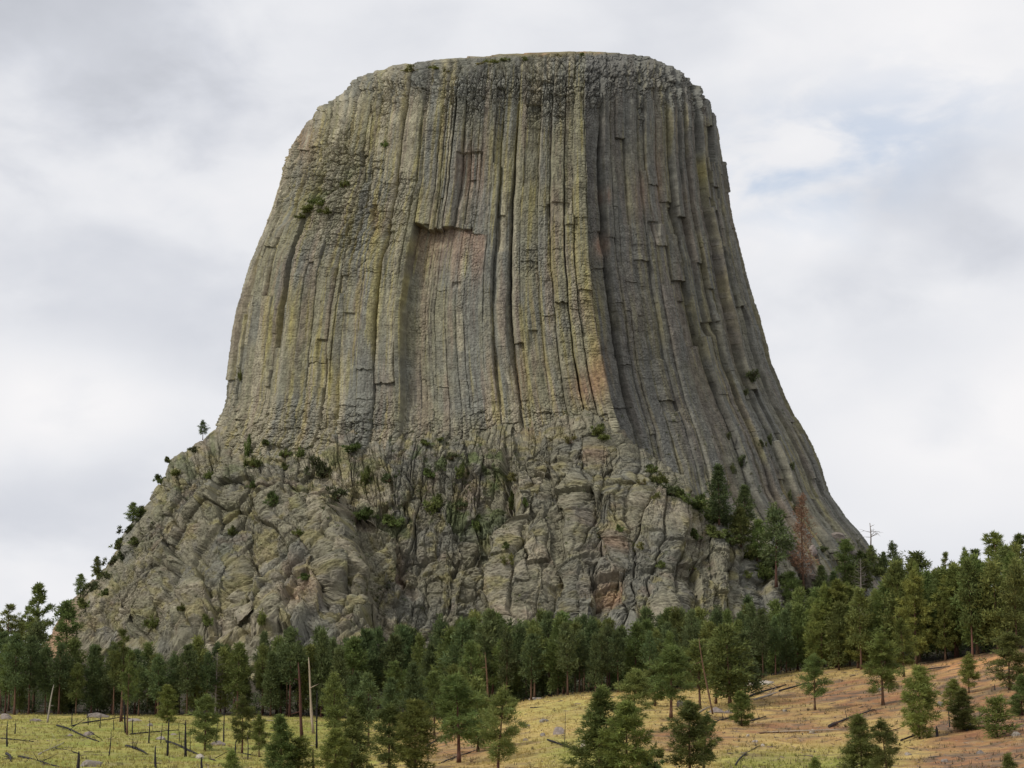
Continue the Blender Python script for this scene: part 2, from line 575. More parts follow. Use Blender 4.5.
def build_shaft():
    rng = np.random.RandomState(11)
    rows = np.concatenate([np.arange(51.5, 60, 0.3), np.arange(60, 560, 0.62), np.arange(560, 662, 3.0)])
    nf = 1250
    v = np.linspace(-1, 1, nf)
    n_front = 0.72 * v + 0.28 * np.sin(v * math.pi / 2)
    nb = 120
    ph = np.linspace(0, math.pi, nb + 2)[1:-1]
    n_back = np.cos(ph)
    n = np.concatenate([n_front, n_back])
    is_back = np.concatenate([np.zeros(nf, bool), np.ones(nb, bool)])
    df = dfrac(n)
    df = np.where(is_back, -0.75 * np.sqrt(1 - n * n), df)
    c, a = shaft_ca(rows)
    # rounding of the silhouette polyline
    c, a = blur(c, 3, 0), np.concatenate([a[:40], blur(a, 3, 0)[40:]])
    # arc length round the shaft, at mid height
    aa = 245 * MPP
    s = np.concatenate([[0], np.cumsum(np.hypot(np.diff(n * aa), np.diff(df * aa * 0.8)))])
    PY, S = np.meshgrid(rows, s, indexing='ij')
    Nn = np.broadcast_to(n, PY.shape)
    PX = c[:, None] + a[:, None] * n
    b = a * MPP * 0.8
    b = np.where(rows < 150, np.interp(rows, [51.5, 53, 56, 60, 66, 75, 90, 120, 150], [.16, .34, .58, .76, .86, .92, .96, .985, 1.0]) * np.interp(150, rows, b), b)
    Yr = D - b[:, None] * df
    Yc = np.minimum(Yr, D)
    X, _, Z = P(PX, PY, Yc)
    Y = Yr
    zeta = (690 - PY) * MPP
    # columns stand straight: under the rim they are cut off by it instead of bending with it
    k150, k230 = np.searchsorted(rows, 165), np.searchsorted(rows, 245)
    cc_, ac_ = c.copy(), a.copy()
    for arr, lim in ((cc_, 0.9), (ac_, 0.45)):
        sl = (arr[k230] - arr[k150]) / (rows[k230] - rows[k150])
        arr[:k150] = arr[k150] + sl * lim * (rows[:k150] - rows[k150])
    ncol = np.clip((PX[:, :nf] - cc_[:, None]) / ac_[:, None], -1, 1)
    S = S * 1.0
    S[:, :nf] = np.interp(ncol, n_front, s[:nf])

    # ---- columns
    def n2s(x):
        return np.interp(x, n_front, s[:nf])
    arete = n2s(0.352)
    al0, al1 = n2s(-0.368), n2s(-0.062)
    B = [0.0]
    while B[-1] < s[-1]:
        x = B[-1]
        w = 5.2
        if al0 - 1 < x < al1:
            w = 3.3
        elif x > arete and x < s[nf - 1]:
            w = 5.6
        elif x < al0:
            w = 5.6
        if abs(x - al0) > 4:
            w *= rng.choice([0.42, 0.7, 1.0, 1.35, 1.8], p=[.18, .25, .27, .18, .12]) * rng.uniform(.9, 1.1)
        B.append(x + w)
    B = np.array(B)
    B[np.argmin(abs(B - al0))] = al0
    B[np.argmin(abs(B - arete))] = arete
    B = np.sort(B)
    wander = 1.1 * fbm(S / 26, zeta / 80, 40, 2) + 0.35 * fbm(S / 7, zeta / 20, 41, 2) + 0.22 * fbm(S / 2.5, zeta / 4.5, 43, 2)
    S2 = np.clip(S + wander * smooth(0, 3, np.abs(S - arete)) * smooth(0, 3, np.abs(S - al0)), 0, B[-2] - 1e-3)
    ci = np.clip(np.searchsorted(B, S2, side='right') - 1, 0, len(B) - 2)
    wid = (B[1:] - B[:-1])[ci]
    t = 2 * (S2 - B[ci]) / wid - 1
    NC = len(B)
    k1 = rng.uniform(-0.55, 0.55, NC)[ci]
    k2 = rng.uniform(0.0, 0.35, NC)[ci]
    flat = np.minimum(k1 * t, -k1 * 0.2 + (k2 - 0.5) * t)
    gb = rng.choice([0.0, 0.35, 0.7, 1.0, 1.35], NC + 1, p=[.14, .2, .26, .25, .15])
    gvar = np.clip(0.75 + 0.45 * (S < al0) + 0.2 * ((S > al1) & (S < arete)) + 0.9 * fbm(S / 10, zeta / 38, 45, 3), 0.35, 1.8)
    gl, gr = np.maximum(gb[ci], .35 * (S < al0)) * gvar, np.maximum(gb[ci + 1], .35 * (S < al0)) * gvar
    gs = np.where(t < 0, gl, gr)
    near_ = np.exp(-((S - al1) / 7.0) ** 2)
    prof = np.minimum(flat, np.minimum(2.0 * (1 - t) + 0.45 - 0.95 * gr, 2.0 * (1 + t) + 0.45 - 0.95 * gl)) * np.minimum(wid, 7.0) * 0.56
    prof = prof * (1 - .6 * near_)
    crack_w = rng.uniform(0.06, 0.17, NC)[ci]
    crack_d = rng.choice([0.6, 1.2, 2.0, 2.8], NC, p=[.3, .3, .25, .15])[ci]
    lf = smooth(-0.35, 0.4, fbm(S / 9, zeta / 45, 44, 2))
    crack = np.exp(-((1 - np.abs(t)) / crack_w) ** 2) * crack_d * (0.35 + .35 * (S < al0) + 0.75 * lf) * (0.25 + gs) * (1 - .8 * near_)
    coff = np.zeros(NC)
    for i in range(1, NC):
        coff[i] = 0.35 * coff[i - 1] + rng.normal(0, 1.0)
    wd_ = np.append(np.diff(B), 5.0)
    coff = np.clip(coff, -1.5, 1.7)
    coff = np.where(wd_ < 3.0, np.maximum(coff * .4, -.3), coff)
    # pieces of column that fell away: steps up and down each column
    NZ = 560
    step = np.zeros((NC, NZ))
    frac = np.zeros((NC, NZ))
    for i in range(NC):
        z = -20.0
        while z < 270:
            ln = rng.choice([6, 14, 30, 70]) * rng.uniform(.6, 1.4)
            val = rng.normal(0, 0.42)
            if rng.rand() < 0.15:
                val -= rng.uniform(0.8, 2.4)
            i0, i1 = int((z + 20) * 2), int((z + 20 + ln) * 2)
            step[i, max(i0, 0):max(i1, 0)] = val
            z += ln
    # short joint blocks
    for i in range(NC):
        z = -20.0
        while z < 270:
            ln = rng.uniform(1.2, 4.5)
            i0, i1 = int((z + 20) * 2), int((z + 20 + ln) * 2)
            frac[i, max(i0, 0):max(i1, 0)] = rng.uniform(-1, 1)
            z += ln
    zi = np.clip(((zeta + 20 + 0.5 * vnoise(S / 1.3, zeta / 3, 3)) * 2).astype(int), 0, NZ - 1)
    stp = step[ci, zi]
    frc = frac[ci, zi]
    zn = fbm(S / 14, zeta / 14, 50, 4)
    # where the rock is shattered: under the rim, and the left shoulder
    top = smooth(128, 80, PY + 12 * zn + 34 * (rng.rand(NC)[ci] - 0.5))
    shoulder = np.exp(-((PX - 345) / 48) ** 2 - ((PY - 205) / 62) ** 2) * 1.25 + np.exp(-((PX - 318) / 40) ** 2 - ((PY - 160) / 40) ** 2)
    shoulder = np.maximum(shoulder, 1.3 * np.exp(-((PX - 560) / 34) ** 2 - ((PY - 275) / 45) ** 2) * 0.6)
    low = smooth(385, 435, PY + 18 * zn) * smooth(640, 590, PX)
    shat = np.clip(np.maximum(np.maximum(top, 0.50 * shoulder + 0.5 * zn * (shoulder > .1)), low * 0.6), 0, 1)
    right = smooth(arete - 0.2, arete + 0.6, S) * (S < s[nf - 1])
    alc = smooth(al0 - 0.15, al0 + 0.25, S) * smooth(al1 + 1.2, al1 - 0.6, S)
    relief = 1.15 - 0.30 * right * smooth(n2s(.80), n2s(.66), S) - 0.15 * right
    roof = 228 + 1.5 * ((ci * 37 % 11) / 5.0 - 1) + 2.0 * vnoise(S / 5, 0 * S, 77) - 5 * smooth(n2s(-.30), n2s(-.36), S)
    roof = np.where(S > n2s(-0.12), roof + 5, roof)
    inal = alc * smooth(-0.6, 0.9, PY - roof)
    relief = relief * (1 - 0.55 * inal)
    wq = fbm(S / 6, zeta / 8, 62, 3)
    bk, bid, be = blocks(S2 / 3.6 + wq, zeta / 4.6 + wq, 60, crack=0.09, tilt=1.5, bulge=0.3)
    bk2, bid2, _ = blocks(S / 1.5, zeta / 1.25, 61, crack=0.14)
    d = relief * (prof - crack + (0.9 + .5 * (S < al0)) * coff[ci] * (1 - 0.5 * inal) * (1 - .8 * near_)) + stp * (1 - 0.6 * inal) * relief
    jamp = 0.10 + 0.28 * smooth(-0.1, 0.5, fbm(S / 11, zeta / 30, 52, 3)) * (1 - right * 0.6)
    d = d + 0.75 * frc * jamp * (1 - 0.6 * inal)
    d = d * (1 - 0.45 * shat) + shat * (1.35 * bk + 0.5 * bk2 + 0.8 * frc + 0.9 * fbm(S / 5, zeta / 5, 63, 4))
    d = d + 0.55 * bk2 * (0.18 + 0.9 * jamp) + (0.42 - 0.2 * right) * fbm(S / 2.2, zeta / 5.5, 53, 4, 0.62)
    # overhangs scattered over the face: (px, py, width px, height px, depth m)
    for (qx, qy, qw, qh, qd) in ((470, 152, 26, 36, 1.7), (376, 205, 8, 24, 1.6), (601, 232, 8, 16, 1.3), (652, 222, 11, 14, 1.4), (712, 322, 16, 10, 1.6),
                                 (533, 331, 9, 20, 1.3), (390, 232, 10, 60, 1.3), (350, 313, 9, 26, 1.0), (322, 340, 8, 50, 1.4), (456, 281, 9, 5, 0.9),
                                 (674, 206, 6, 12, 1.2), (688, 300, 8, 34, 1.2), (733, 222, 5, 14, 1.1), (501, 215, 8, 30, 1.2), (558, 205, 22, 14, 1.0),
                                 (640, 316, 5, 16, 1.0), (614, 312, 4, 10, 0.9), (300, 150, 14, 44, 1.6), (288, 178, 10, 40, 1.2)):
        m = smooth(qw * .5 + 1, qw * .5 - 1, np.abs(PX - qx)) * smooth(-1, 0.6, PY - qy + 1.5 * zn) * smooth(qh * 1.5, qh * .5, PY - qy)
        d = d - m * qd
    # the great alcove, the arete and the buttress left of it
    d = d - inal * np.interp(PY, [225, 300, 400, 440], [6.2, 6.0, 5.0, 1.8]) * (0.10 + 0.90 * smooth(al1 + 1.2, al0 + 2, S)) * smooth(al1 + 1.2, al1 - 3, S)
    d = d + smooth(n2s(-0.47), n2s(-0.40), S) * smooth(al0 + 0.2, al0 - 0.1, S) * smooth(130, 240, PY) * 1.8
    ar = np.interp(S, [n2s(-0.02), n2s(0.31), arete - 0.05, arete + 0.9, n2s(.47)], [0, 5.6, 6.2, -1.8, 0.0])
    d = d + ar * smooth(95, 170, PY) * np.interp(PY, [90, 250, 400, 500], [.55, .75, 1.2, 1.4])
    # ledge on the left shoulder
    led = smooth(n2s(-.98), n2s(-.9), S) * smooth(n2s(-.62), n2s(-.72), S)
    d = d + led * 2.4 * smooth(-2, 5, PY - (212 - (PX - 300) * 0.62)) * smooth(330, 230, PY)
    # ---- deep flutes in the flared lower left
    fl = smooth(n2s(-.40), n2s(-.55), S) * smooth(230, 330, PY)
    d = d + fl * 1.0 * np.sin(S / 2.9 + 1.3 * fbm(S / 20, zeta / 60, 90, 2)) * 0.9
    lump = 1.6 * fbm(S / 30, zeta / 40, 91, 3)
    d = d + lump
    lft = smooth(500, 330, PX)
    cap = smooth(80 + 14 * lft, 60 + 8 * lft, PY + 10 * zn)
    kc, _, _ = blocks(X / 3.6 + .4 * zn, Yr / 3.6, 64, crack=0.10, tilt=1.5, bulge=.4)
    kd, _, _ = blocks(S / 4.2 + wq, zeta / 3.4 - wq, 66, crack=0.08, tilt=1.6, bulge=.3)
    d = d * (1 - 0.75 * cap) + cap * (0.7 * kc + 1.0 * kd + 0.7 * fbm(S / 4, zeta / 4, 65, 4))
    d = d * smooth(50, 56, PY)
    d = d + smooth(64, 54, PY) * 0.55 * fbm(X / 3, Yr / 3, 92, 3)
    nx = np.gradient(np.stack([X, Y], -1), axis=1)
    nv = np.stack([nx[..., 1], -nx[..., 0]], -1)
    nv = blur(nv, 6, 1)
    nv /= np.maximum(np.linalg.norm(nv, axis=-1, keepdims=True), 1e-9)
    X = X + nv[..., 0] * d
    Y = Y + nv[..., 1] * d
    Z = Z + d * (0.15 * top + 0.2 * cap)
    # ---- the rock's own colours, plus shade painted on the right face
    hcol = rng.rand(NC)[ci]
    hstep = ((stp * 13.37) % 1.0)
    streak = fbm(S / 1.1, zeta / 26, 100, 3)
    streak2 = fbm(S / 2.6, zeta / 60, 101, 3)
    patch = fbm(S / 16, zeta / 22, 102, 4)
    fine = fbm(S / 0.8, zeta / 1.6, 103, 2)
    olive = np.array([0.228, 0.212, 0.150])
    buff = np.array([0.322, 0.288, 0.215])
    grey = np.array([0.188, 0.185, 0.163])
    lich = np.array([0.325, 0.275, 0.105])
    rust = np.array([0.29, 0.165, 0.11])
    pink = np.array([0.255, 0.188, 0.148])
    dark = np.array([0.125, 0.113, 0.10])

    def mixc(cc, colr, m):
        m = np.clip(m, 0, 1)[..., None]
        return cc * (1 - m) + colr * m
    cc = np.broadcast_to(olive, PX.shape + (3,)) * 1.0
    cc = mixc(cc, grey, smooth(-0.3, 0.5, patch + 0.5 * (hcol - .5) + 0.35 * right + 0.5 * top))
    cc = mixc(cc, buff, smooth(0.0, 0.7, streak2 * 0.8 + 0.5 * (hstep - 0.5) + 0.25 * smooth(560, 300, PX) + 0.2 * low) * (1 - 0.5 * right))
    cc = mixc(cc, pink, smooth(0.15, 0.55, fbm(S / 3.0, zeta / 40, 104, 3) + 0.12 * right - 0.1 * inal) * 0.42 * (1 - top * .6))
    cc = mixc(cc, lich, smooth(0.12, 0.55, streak + 0.35 * fbm(S / 10, zeta / 30, 105, 3) + 0.16 * (np.abs(t) - 0.5) + 0.03 * right + 0.05 * smooth(500, 300, PX) - 0.30 * inal - .2 * top) * 0.50)
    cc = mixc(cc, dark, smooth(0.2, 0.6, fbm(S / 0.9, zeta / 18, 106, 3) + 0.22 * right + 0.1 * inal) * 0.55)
    cc = mixc(cc, np.array([0.120, 0.116, 0.110]), right * (0.38 + 0.40 * smooth(n2s(.72), n2s(.36), S)) * smooth(520, 420, PY))  # paints the shaded right face darker, most beside the arete
    r = inal * smooth(300, 236, PY + 44 * streak) * 0.44 * smooth(-0.5, 0.2, streak + 0.5 * patch + 0.2)
    cc = mixc(cc, rust, r)
    for (qx, qy, rx, ry, am) in ((470, 172, 13, 26, .55), (597, 372, 9, 24, .75), (585, 390, 14, 16, .6), (601, 246, 6, 10, .6), (604, 196, 5, 8, .5), (376, 218, 4, 16, .4),
                                 (660, 180, 5, 40, .3), (520, 380, 6, 30, .35), (640, 196, 6, 20, .35), (300, 140, 14, 20, .4)):
        cc = mixc(cc, rust * 1.15, np.exp(-((PX - qx) / rx) ** 2 - ((PY - qy) / ry) ** 2) * am * smooth(-.5, .3, streak + .2))
    for (qx, qy, rx, ry, am) in ((597, 330, 8, 40, .7), (585, 300, 6, 30, .4), (700, 170, 5, 16, .6), (320, 360, 6, 30, .6), (290, 310, 5, 40, .5), (378, 260, 5, 70, .6), (352, 250, 5, 60, .45),
                                 (355, 130, 30, 40, .25), (270, 330, 6, 50, .4), (330, 385, 6, 20, .6)):
        cc = mixc(cc, lich * 1.05, np.exp(-((PX - qx) / rx) ** 2 - ((PY - qy) / ry) ** 2) * am * smooth(-.5, .3, streak + .1))
    turf = smooth(60, 54, PY + 3 * zn + 0.03 * np.abs(PX - 490)) * smooth(660, 600, PX)
    cc = mixc(cc, np.array([0.24, 0.20, 0.11]), turf * 0.9)
    cc = mixc(cc, np.array([0.34, 0.20, 0.12]), turf * smooth(0.1, 0.4, fbm(S / 4, zeta / 2, 107, 3)) * 0.7)
    moss = led * np.exp(-((PY - (208 - (PX - 300) * 0.62)) / 8) ** 2) * smooth(-.2, .3, zn)
    cc = mixc(cc, np.array([0.09, 0.125, 0.04]), moss * 0.8)
    cc = cc * np.array([0.97, 0.985, 0.95]) * (0.88 + 0.26 * fine + 0.14 * fbm(S / 2, zeta / 3, 108, 3) + 0.10 * (hcol - 0.5) + 0.10 * (bid - .5) * 2 * shat)[..., None]
    splat(X[:, :nf], Y[:, :nf], Z[:, :nf])
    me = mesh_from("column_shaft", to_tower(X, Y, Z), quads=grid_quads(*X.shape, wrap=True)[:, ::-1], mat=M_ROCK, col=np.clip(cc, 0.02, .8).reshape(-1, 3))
    link("column_shaft", me, tower)


build_shaft()

BXL = np.array([(384, 306), (405, 262), (420, 228), (427, 212), (445, 190), (460, 167), (482, 152), (500, 142), (532, 122), (560, 105), (580, 87), (592, 76), (603, 66),
                (636, 48), (680, 10), (760, -40)], float)
BXL[:, 1] += 6
BXR = np.array([(384, 560), (396, 590), (404, 603), (412, 611), (430, 621), (450, 633), (475, 650), (500, 675), (518, 694), (530, 714), (545, 735), (560, 756), (575, 772), (590, 781), (610, 786), (680, 800), (760, 820)], float)


def build_base():
    rows = np.concatenate([np.arange(384, 648, 0.55), np.arange(648, 760, 3.0)])
    u = np.linspace(-1, 1, 1150)
    u = 0.6 * u + 0.4 * np.sin(u * math.pi / 2)
    L = blur(np.interp(rows, BXL[:, 0], BXL[:, 1]), 4, 0)
    R = blur(np.interp(rows, BXR[:, 0], BXR[:, 1]), 4, 0)
    PY, U = np.meshgrid(rows, u, indexing='ij')
    PX = L[:, None] + (R - L)[:, None] * (U + 1) / 2
    c, a = shaft_ca(rows)
    n = (PX - c[:, None]) / a[:, None]
    edge = np.interp(PX, [0, 200, 250, 300, 350, 400, 440, 480, 520, 560, 600, 640, 800], [424, 424, 431, 437, 440, 441, 438, 446, 430, 408, 397, 397, 397])
    edge = blur(edge, 8, 1) + 18 * fbm(PX / 30, PY / 80, 200, 3) + 15 * (h2(np.floor(PX / 9 + 2 * fbm(PX / 30, PY / 30, 201, 2)), np.zeros_like(PX), 5) - .5)
    dy = (PY - edge) * MPP
    wl = smooth(420, 350, PX)
    wr = smooth(480, 530, PX)
    wm = 1 - wl - wr
    dp = np.maximum(dy, 0)
    d0 = wl * (dp * 0.56) + wm * (4 * (1 - np.exp(-dp / 8)) + dp * 0.36) + wr * (9 * (1 - np.exp(-dp / 14)) + dp * 0.33)
    d0 = np.where(dy < 0, dy * 1.6, d0)
    Q = np.sqrt(np.maximum(1 - np.where(U < 0, U ** 4, np.abs(U) ** np.interp(PY, [440, 560], [26, 14])), 0))
    b = a * MPP * 0.8
    nc = np.clip(n, -0.93, 0.93)
    Y = D - Q * (b[:, None] * dfrac(nc) + 0.0) - Q * d0
    Y = blur(Y, 2, 1)
    X, _, Z = P(PX, PY, np.minimum(Y, D))
    N3 = grid_normals(X, Y, Z, 1)
    N3 = np.where((N3[..., 1:2] > 0), -N3, N3)
    N3 = blur(blur(N3, 4, 0), 4, 1)
    N3 /= np.maximum(np.linalg.norm(N3, axis=-1, keepdims=True), 1e-9)
    A = PX * MPP
    E = (690 - PY) * MPP
    wx = 1.3 * fbm(A / 24, E / 24, 210, 2)
    wy = 1.3 * fbm(A / 24, E / 24, 211, 2)
    A1, E1 = A + wx, E + wy

    def rot(deg):
        r = math.radians(deg)
        return A1 * math.cos(r) + E1 * math.sin(r), -A1 * math.sin(r) + E1 * math.cos(r)
    # left: slabs that lean up to the right; upper left: round heads; right: standing columns with joints
    la, lb = rot(52)
    wlow = wl * smooth(465, 545, PY - (PX - 230) * 0.10)
    wup = wl * (1 - wlow)

    def pillars(p, q, wid, joint, seed, rel=0.42):
        """leaning or standing columns cut by joints: a face per column, a step per block"""
        p = p / wid + 0.22 * fbm(p / wid / 2.3, q / joint / 1.2, seed + 5, 2)
        i = np.floor(p)
        k = h2(i, i * 0, seed)
        i = i + 0.0
        t = 2 * (p - i) - 1
        qq = q / (joint * (0.55 + 0.9 * k)) + 7.7 * k + 0.10 * t * (k - .5) * 4
        jn = np.floor(qq)
        tj = 2 * (qq - jn) - 1
        hb = h2(i, jn, seed + 3)
        hb2 = h2(i, jn, seed + 4)
        face = np.minimum((k - .5) * 1.2 * t, np.minimum(1.9 * (1 - t), 1.9 * (1 + t)) - .4)
        d_ = face * rel + (hb - .5) * .75 + (k - .5) * .9 + (hb2 - .5) * 0.5 * tj
        d_ = d_ - 0.75 * np.exp(-((1 - np.abs(t)) / .075) ** 2) * (0.25 + 1.5 * k) - 0.5 * np.exp(-((1 - np.abs(tj)) * joint / wid / .13) ** 2) * (hb2 > .35)
        return d_, hb
    # hard borders between the regions: they meet along cracks
    nz_ = 0.5 * fbm(A / 7, E / 7, 231, 3)
    stack_ = np.stack([wlow + nz_, wup - nz_ * .6, wm + 0.5 * fbm(A / 6, E / 9, 232, 3), wr + 0.5 * fbm(A / 8, E / 16, 233, 3)])
    pick = np.argmax(stack_, axis=0)
    wlow, wup, wm, wr = [blur(blur((pick == i_) * 1.0, .8, 0), .8, 1) for i_ in range(4)]
    big = np.zeros_like(X)
    mid = np.zeros_like(X)
    cidm = np.zeros_like(X)

    def rubble(p, q, sx, sy, seed, tilt=1.3, edge_=13.0):
        """angular blocks with flat faces, worn edges and open joints"""
        jx = 0.10 * fbm(p / sx * 1.3, q / sy * 1.3, seed + 9, 2)
        e, cid, dx, dy = cells(p / sx + jx, q / sy - jx, seed, 0.95)
        hx, hy = (cid * 37.7) % 1.0 - .5, (cid * 91.3) % 1.0 - .5
        k = (cid - .5) * 1.1 + 1.25 * tilt * (hx * dx + hy * dy) + 0.35 * (1 - np.exp(-e * edge_)) - 0.6 * np.exp(-e / .045)
        return k, cid

    lc, ld = rot(10)
    for (w, p, q, vx, vy, wid, jnt, sd) in ((wlow, lb, la, 14, 38, 7.5, 20, 310), (wup, lc, ld, 13, 15, 5.2, 6.0, 320),
                                           (wm, A1 - E1 * 0.2, E1, 11, 13, 5.0, 6.0, 330), (wr, A1 - E1 * 0.04, E1, 19, 36, 6.2, 16, 340)):
        v, cid = rubble(p, q, vx, vy, sd + 50, 1.5, 20.0)
        k, cid2 = pillars(p, q, wid, jnt, sd, .62)
        big += w * ((1.25 if sd == 310 else .45 if sd == 340 else 0.9) * v + (1.25 if sd == 340 else 0.9) * k)
        cidm += w * (0.5 * cid + 0.5 * cid2)
    for (w, p, q, wid, jnt, sd, am) in ((wlow, lb, la, 2.7, 5.0, 410, 1.0), (wup, lc, ld, 2.5, 2.7, 420, 1.1), (wm, A1 - E1 * 0.2, E1, 2.4, 2.6, 430, 1.1), (wr, A1 - E1 * 0.04, E1, 2.9, 5.0, 440, .9)):
        k, cid2 = pillars(p, q, wid, jnt, sd, .5)
        mid += w * k * am * (.8 if sd == 410 else 1)
    small, cids, _ = blocks(A1 / 1.6, E1 / 1.3, 500, crack=0.10, tilt=1.5, bulge=.25)
    k3, _, _ = blocks(A1 / 3.2, E1 / 1.9, 501, crack=0.10, tilt=1.4, bulge=.2)
    strength = 0.5 + 0.7 * smooth(-.3, .4, fbm(A / 18, E / 18, 214, 3))
    d = 2.3 * big + 1.15 * mid * strength + 0.40 * small * strength + wm * 0.4 * k3 - 0.4
    k4, _, _ = blocks(A / 0.95, E / 0.85, 502, crack=0.12, tilt=1.6, bulge=.2)
    k5, _ = pillars(A1 + .3 * E1, E1 - .2 * A1, 1.7, 1.9, 503, .4)
    d = d + 0.38 * k4 + 0.55 * k5 * smooth(-.25, .25, fbm(A / 7, E / 7, 234, 3)) + 0.62 * fbm(A1 / 2.2, E1 / 2.2, 219, 5, 0.68)
    d = d * (0.35 + 0.65 * smooth(-1.0, -0.86, U)) * (1 - 0.5 * smooth(.62, .92, U))
    # broad leaning faces of the great buttresses
    e0, c0, x0, y0 = cells(A1 / 24 + .35 * E1 / 24, E1 / 40, 560, .9)
    h0, h1 = (c0 * 37.7) % 1.0 - .5, (c0 * 91.3) % 1.0 - .5
    d = d + (1 - .5 * wm) * (1 - .6 * wr) * (1 - .85 * smooth(.72, .95, np.abs(U))) * (5.5 * (h0 * x0 * 1.6 + h1 * y0) + 3.2 * (c0 - .5) - 1.2 * np.exp(-e0 / .03))
    d = d + 2.4 * fbm(A / 34, E / 34, 215, 3)
    # great buttresses and the gullies between them
    sh = PX + (PY - 560) * np.interp(PX, [0, 330, 420, 800], [0.75, 0.55, 0.2, 0.0])
    bt = np.interp(sh, [60, 130, 190, 215, 262, 278, 345, 362, 376], [0, 2, 5, 0, 5, 0, 5, 5, 0]) * smooth(390, 360, PX)
    bt = bt + np.interp(PX, [500, 548, 560, 577, 590, 606, 664, 676, 705, 716, 745, 760, 800], [0, 2, -1.5, 3, 0, 3, 2, -1.5, 2, -1.5, 3, 0, 0])
    rag = 9 * fbm(A / 9, E / 9, 230, 3)
    xr = np.interp(PY, [398, 420, 440, 480, 520, 560, 600, 640, 760], [572, 556, 545, 532, 517, 505, 496, 488, 480]) + rag
    xl = np.interp(PY, [430, 470, 500, 530, 560, 600, 640, 760], [250, 305, 335, 350, 360, 366, 374, 380]) + rag
    right_mass = smooth(-9, 7, PX - xr)
    left_mass = smooth(9, -7, PX - xl) * smooth(455, 520, PY)
    d = d + right_mass * np.interp(PY, [395, 430, 520, 640], [0, 5, 11, 13]) + left_mass * 8.0 * smooth(-1, -.6, U) - (1 - right_mass) * (1 - left_mass) * 8.0 * smooth(450, 560, PY)
    d = d + blur(bt, 2, 1) * smooth(450, 540, PY + 20 * fbm(A / 12, E / 12, 216, 2))
    # ledges that carry the bushes: shallow benches
    bench = np.sin((E + 6 * fbm(A / 20, E / 20, 217, 3)) / 3.6)
    d = d + bench * 0.9 * (wm * 1.0 + wup * 0.6 + wr * 0.15)
    for (qx, qy, qw, qh, qd) in ((607, 604, 32, 40, 4.0), (318, 600, 18, 60, 3.5), (403, 545, 8, 30, 3.0), (712, 590, 10, 24, 2.2), (735, 594, 24, 10, 1.6), (650, 600, 14, 8, 1.2),
                                 (355, 590, 10, 40, 3.0), (568, 470, 26, 6, 1.6), (590, 580, 24, 5, 1.2)):
        m = smooth(qw * .5 + 1.5, qw * .5 - 1.5, np.abs(PX - qx + (PY - qy) * 0.35 * (qx < 400))) * smooth(-1, .8, PY - qy + 2.5 * fbm(A / 3, E / 9, 218, 2)) * smooth(qh * 1.4, qh * .5, PY - qy)
        d = d - m * qd
    fade = smooth(-16, 2, PY - edge)
    d = d * (0.22 + 0.78 * smooth(-14, 56, PY - edge))
    X = X + N3[..., 0] * d
    Y = Y + N3[..., 1] * d
    Z = Z + N3[..., 2] * d
    patch = fbm(A / 16, E / 16, 220, 4)
    p2 = fbm(A1 / 4, E1 / 4, 221, 4)
    fine = fbm(A / .8, E / .8, 222, 2)
    olive = np.array([0.222, 0.204, 0.150])
    buff = np.array([0.305, 0.268, 0.202])
    grey = np.array([0.182, 0.177, 0.155])
    lich = np.array([0.270, 0.232, 0.092])
    pink = np.array([0.235, 0.172, 0.132])
    rust = np.array([0.33, 0.20, 0.135])
    dark = np.array([0.13, 0.122, 0.115])

    def mixc(cc, colr, m):
        m = np.clip(m, 0, 1)[..., None]
        return cc * (1 - m) + colr * m
    cc = np.broadcast_to(olive, X.shape + (3,)) * 1.0
    cc = mixc(cc, buff, smooth(0.0, .6, patch + .7 * (cidm - .5) + 0.22 * wl + 0.3 * np.exp(-((PX - 570) / 60) ** 2 - ((PY - 430) / 35) ** 2)))  # also paints the sunlit top of the right buttress paler
    cc = mixc(cc, grey, smooth(0.0, .5, fbm(A / 11, E / 14, 223, 4) + 0.15 * wm + 0.12 * wr * smooth(500, 600, PY)) * .8)
    cc = mixc(cc, lich, smooth(.12, .5, p2 + .25 * patch + 0.12 * wl) * .50)
    cc = mixc(cc, pink, smooth(.25, .6, fbm(A1 / 7, E1 / 7, 224, 4)) * .4)
    cc = mixc(cc, dark, smooth(.25, .6, fbm(A1 / 1.6, E1 / 7, 225, 4)) * .5)
    for (qx, qy, rx, ry, am) in ((607, 618, 15, 14, .7), (318, 615, 16, 16, .55), (403, 555, 6, 14, .6), (590, 470, 12, 8, .4), (610, 575, 20, 8, .45), (470, 490, 10, 16, .3), (530, 425, 10, 12, .35)):
        cc = mixc(cc, rust, np.exp(-((PX - qx) / rx) ** 2 - ((PY - qy) / ry) ** 2) * am)
    up = np.clip(N3[..., 2], 0, 1)
    ms = smooth(.1, .45, fbm(A / 5, E / 5, 226, 4) + 0.16 * bench) * (wm * smooth(560, 500, PY) * 0.75 + wup * 0.4 + wlow * 0.15)
    cc = mixc(cc, np.array([0.10, 0.13, 0.045]), ms)
    earth = smooth(95, 60, PX) * smooth(590, 610, PY)
    cc = mixc(cc, np.array([0.42, 0.25, 0.15]), earth * .7)
    cc = cc * np.array([0.97, 0.985, 0.95]) * (0.82 + .26 * fine + .16 * (cidm - .5) + .14 * (cids - .5) + .12 * fbm(A / 2.3, E / 2.3, 227, 4))[..., None]
    splat(X, Y, Z)
    me = mesh_from("rocky_base", to_tower(X, Y, Z), quads=grid_quads(*X.shape)[:, ::-1], mat=M_ROCK, col=np.clip(cc, .02, .8).reshape(-1, 3))
    link("rocky_base", me, tower)


build_base()
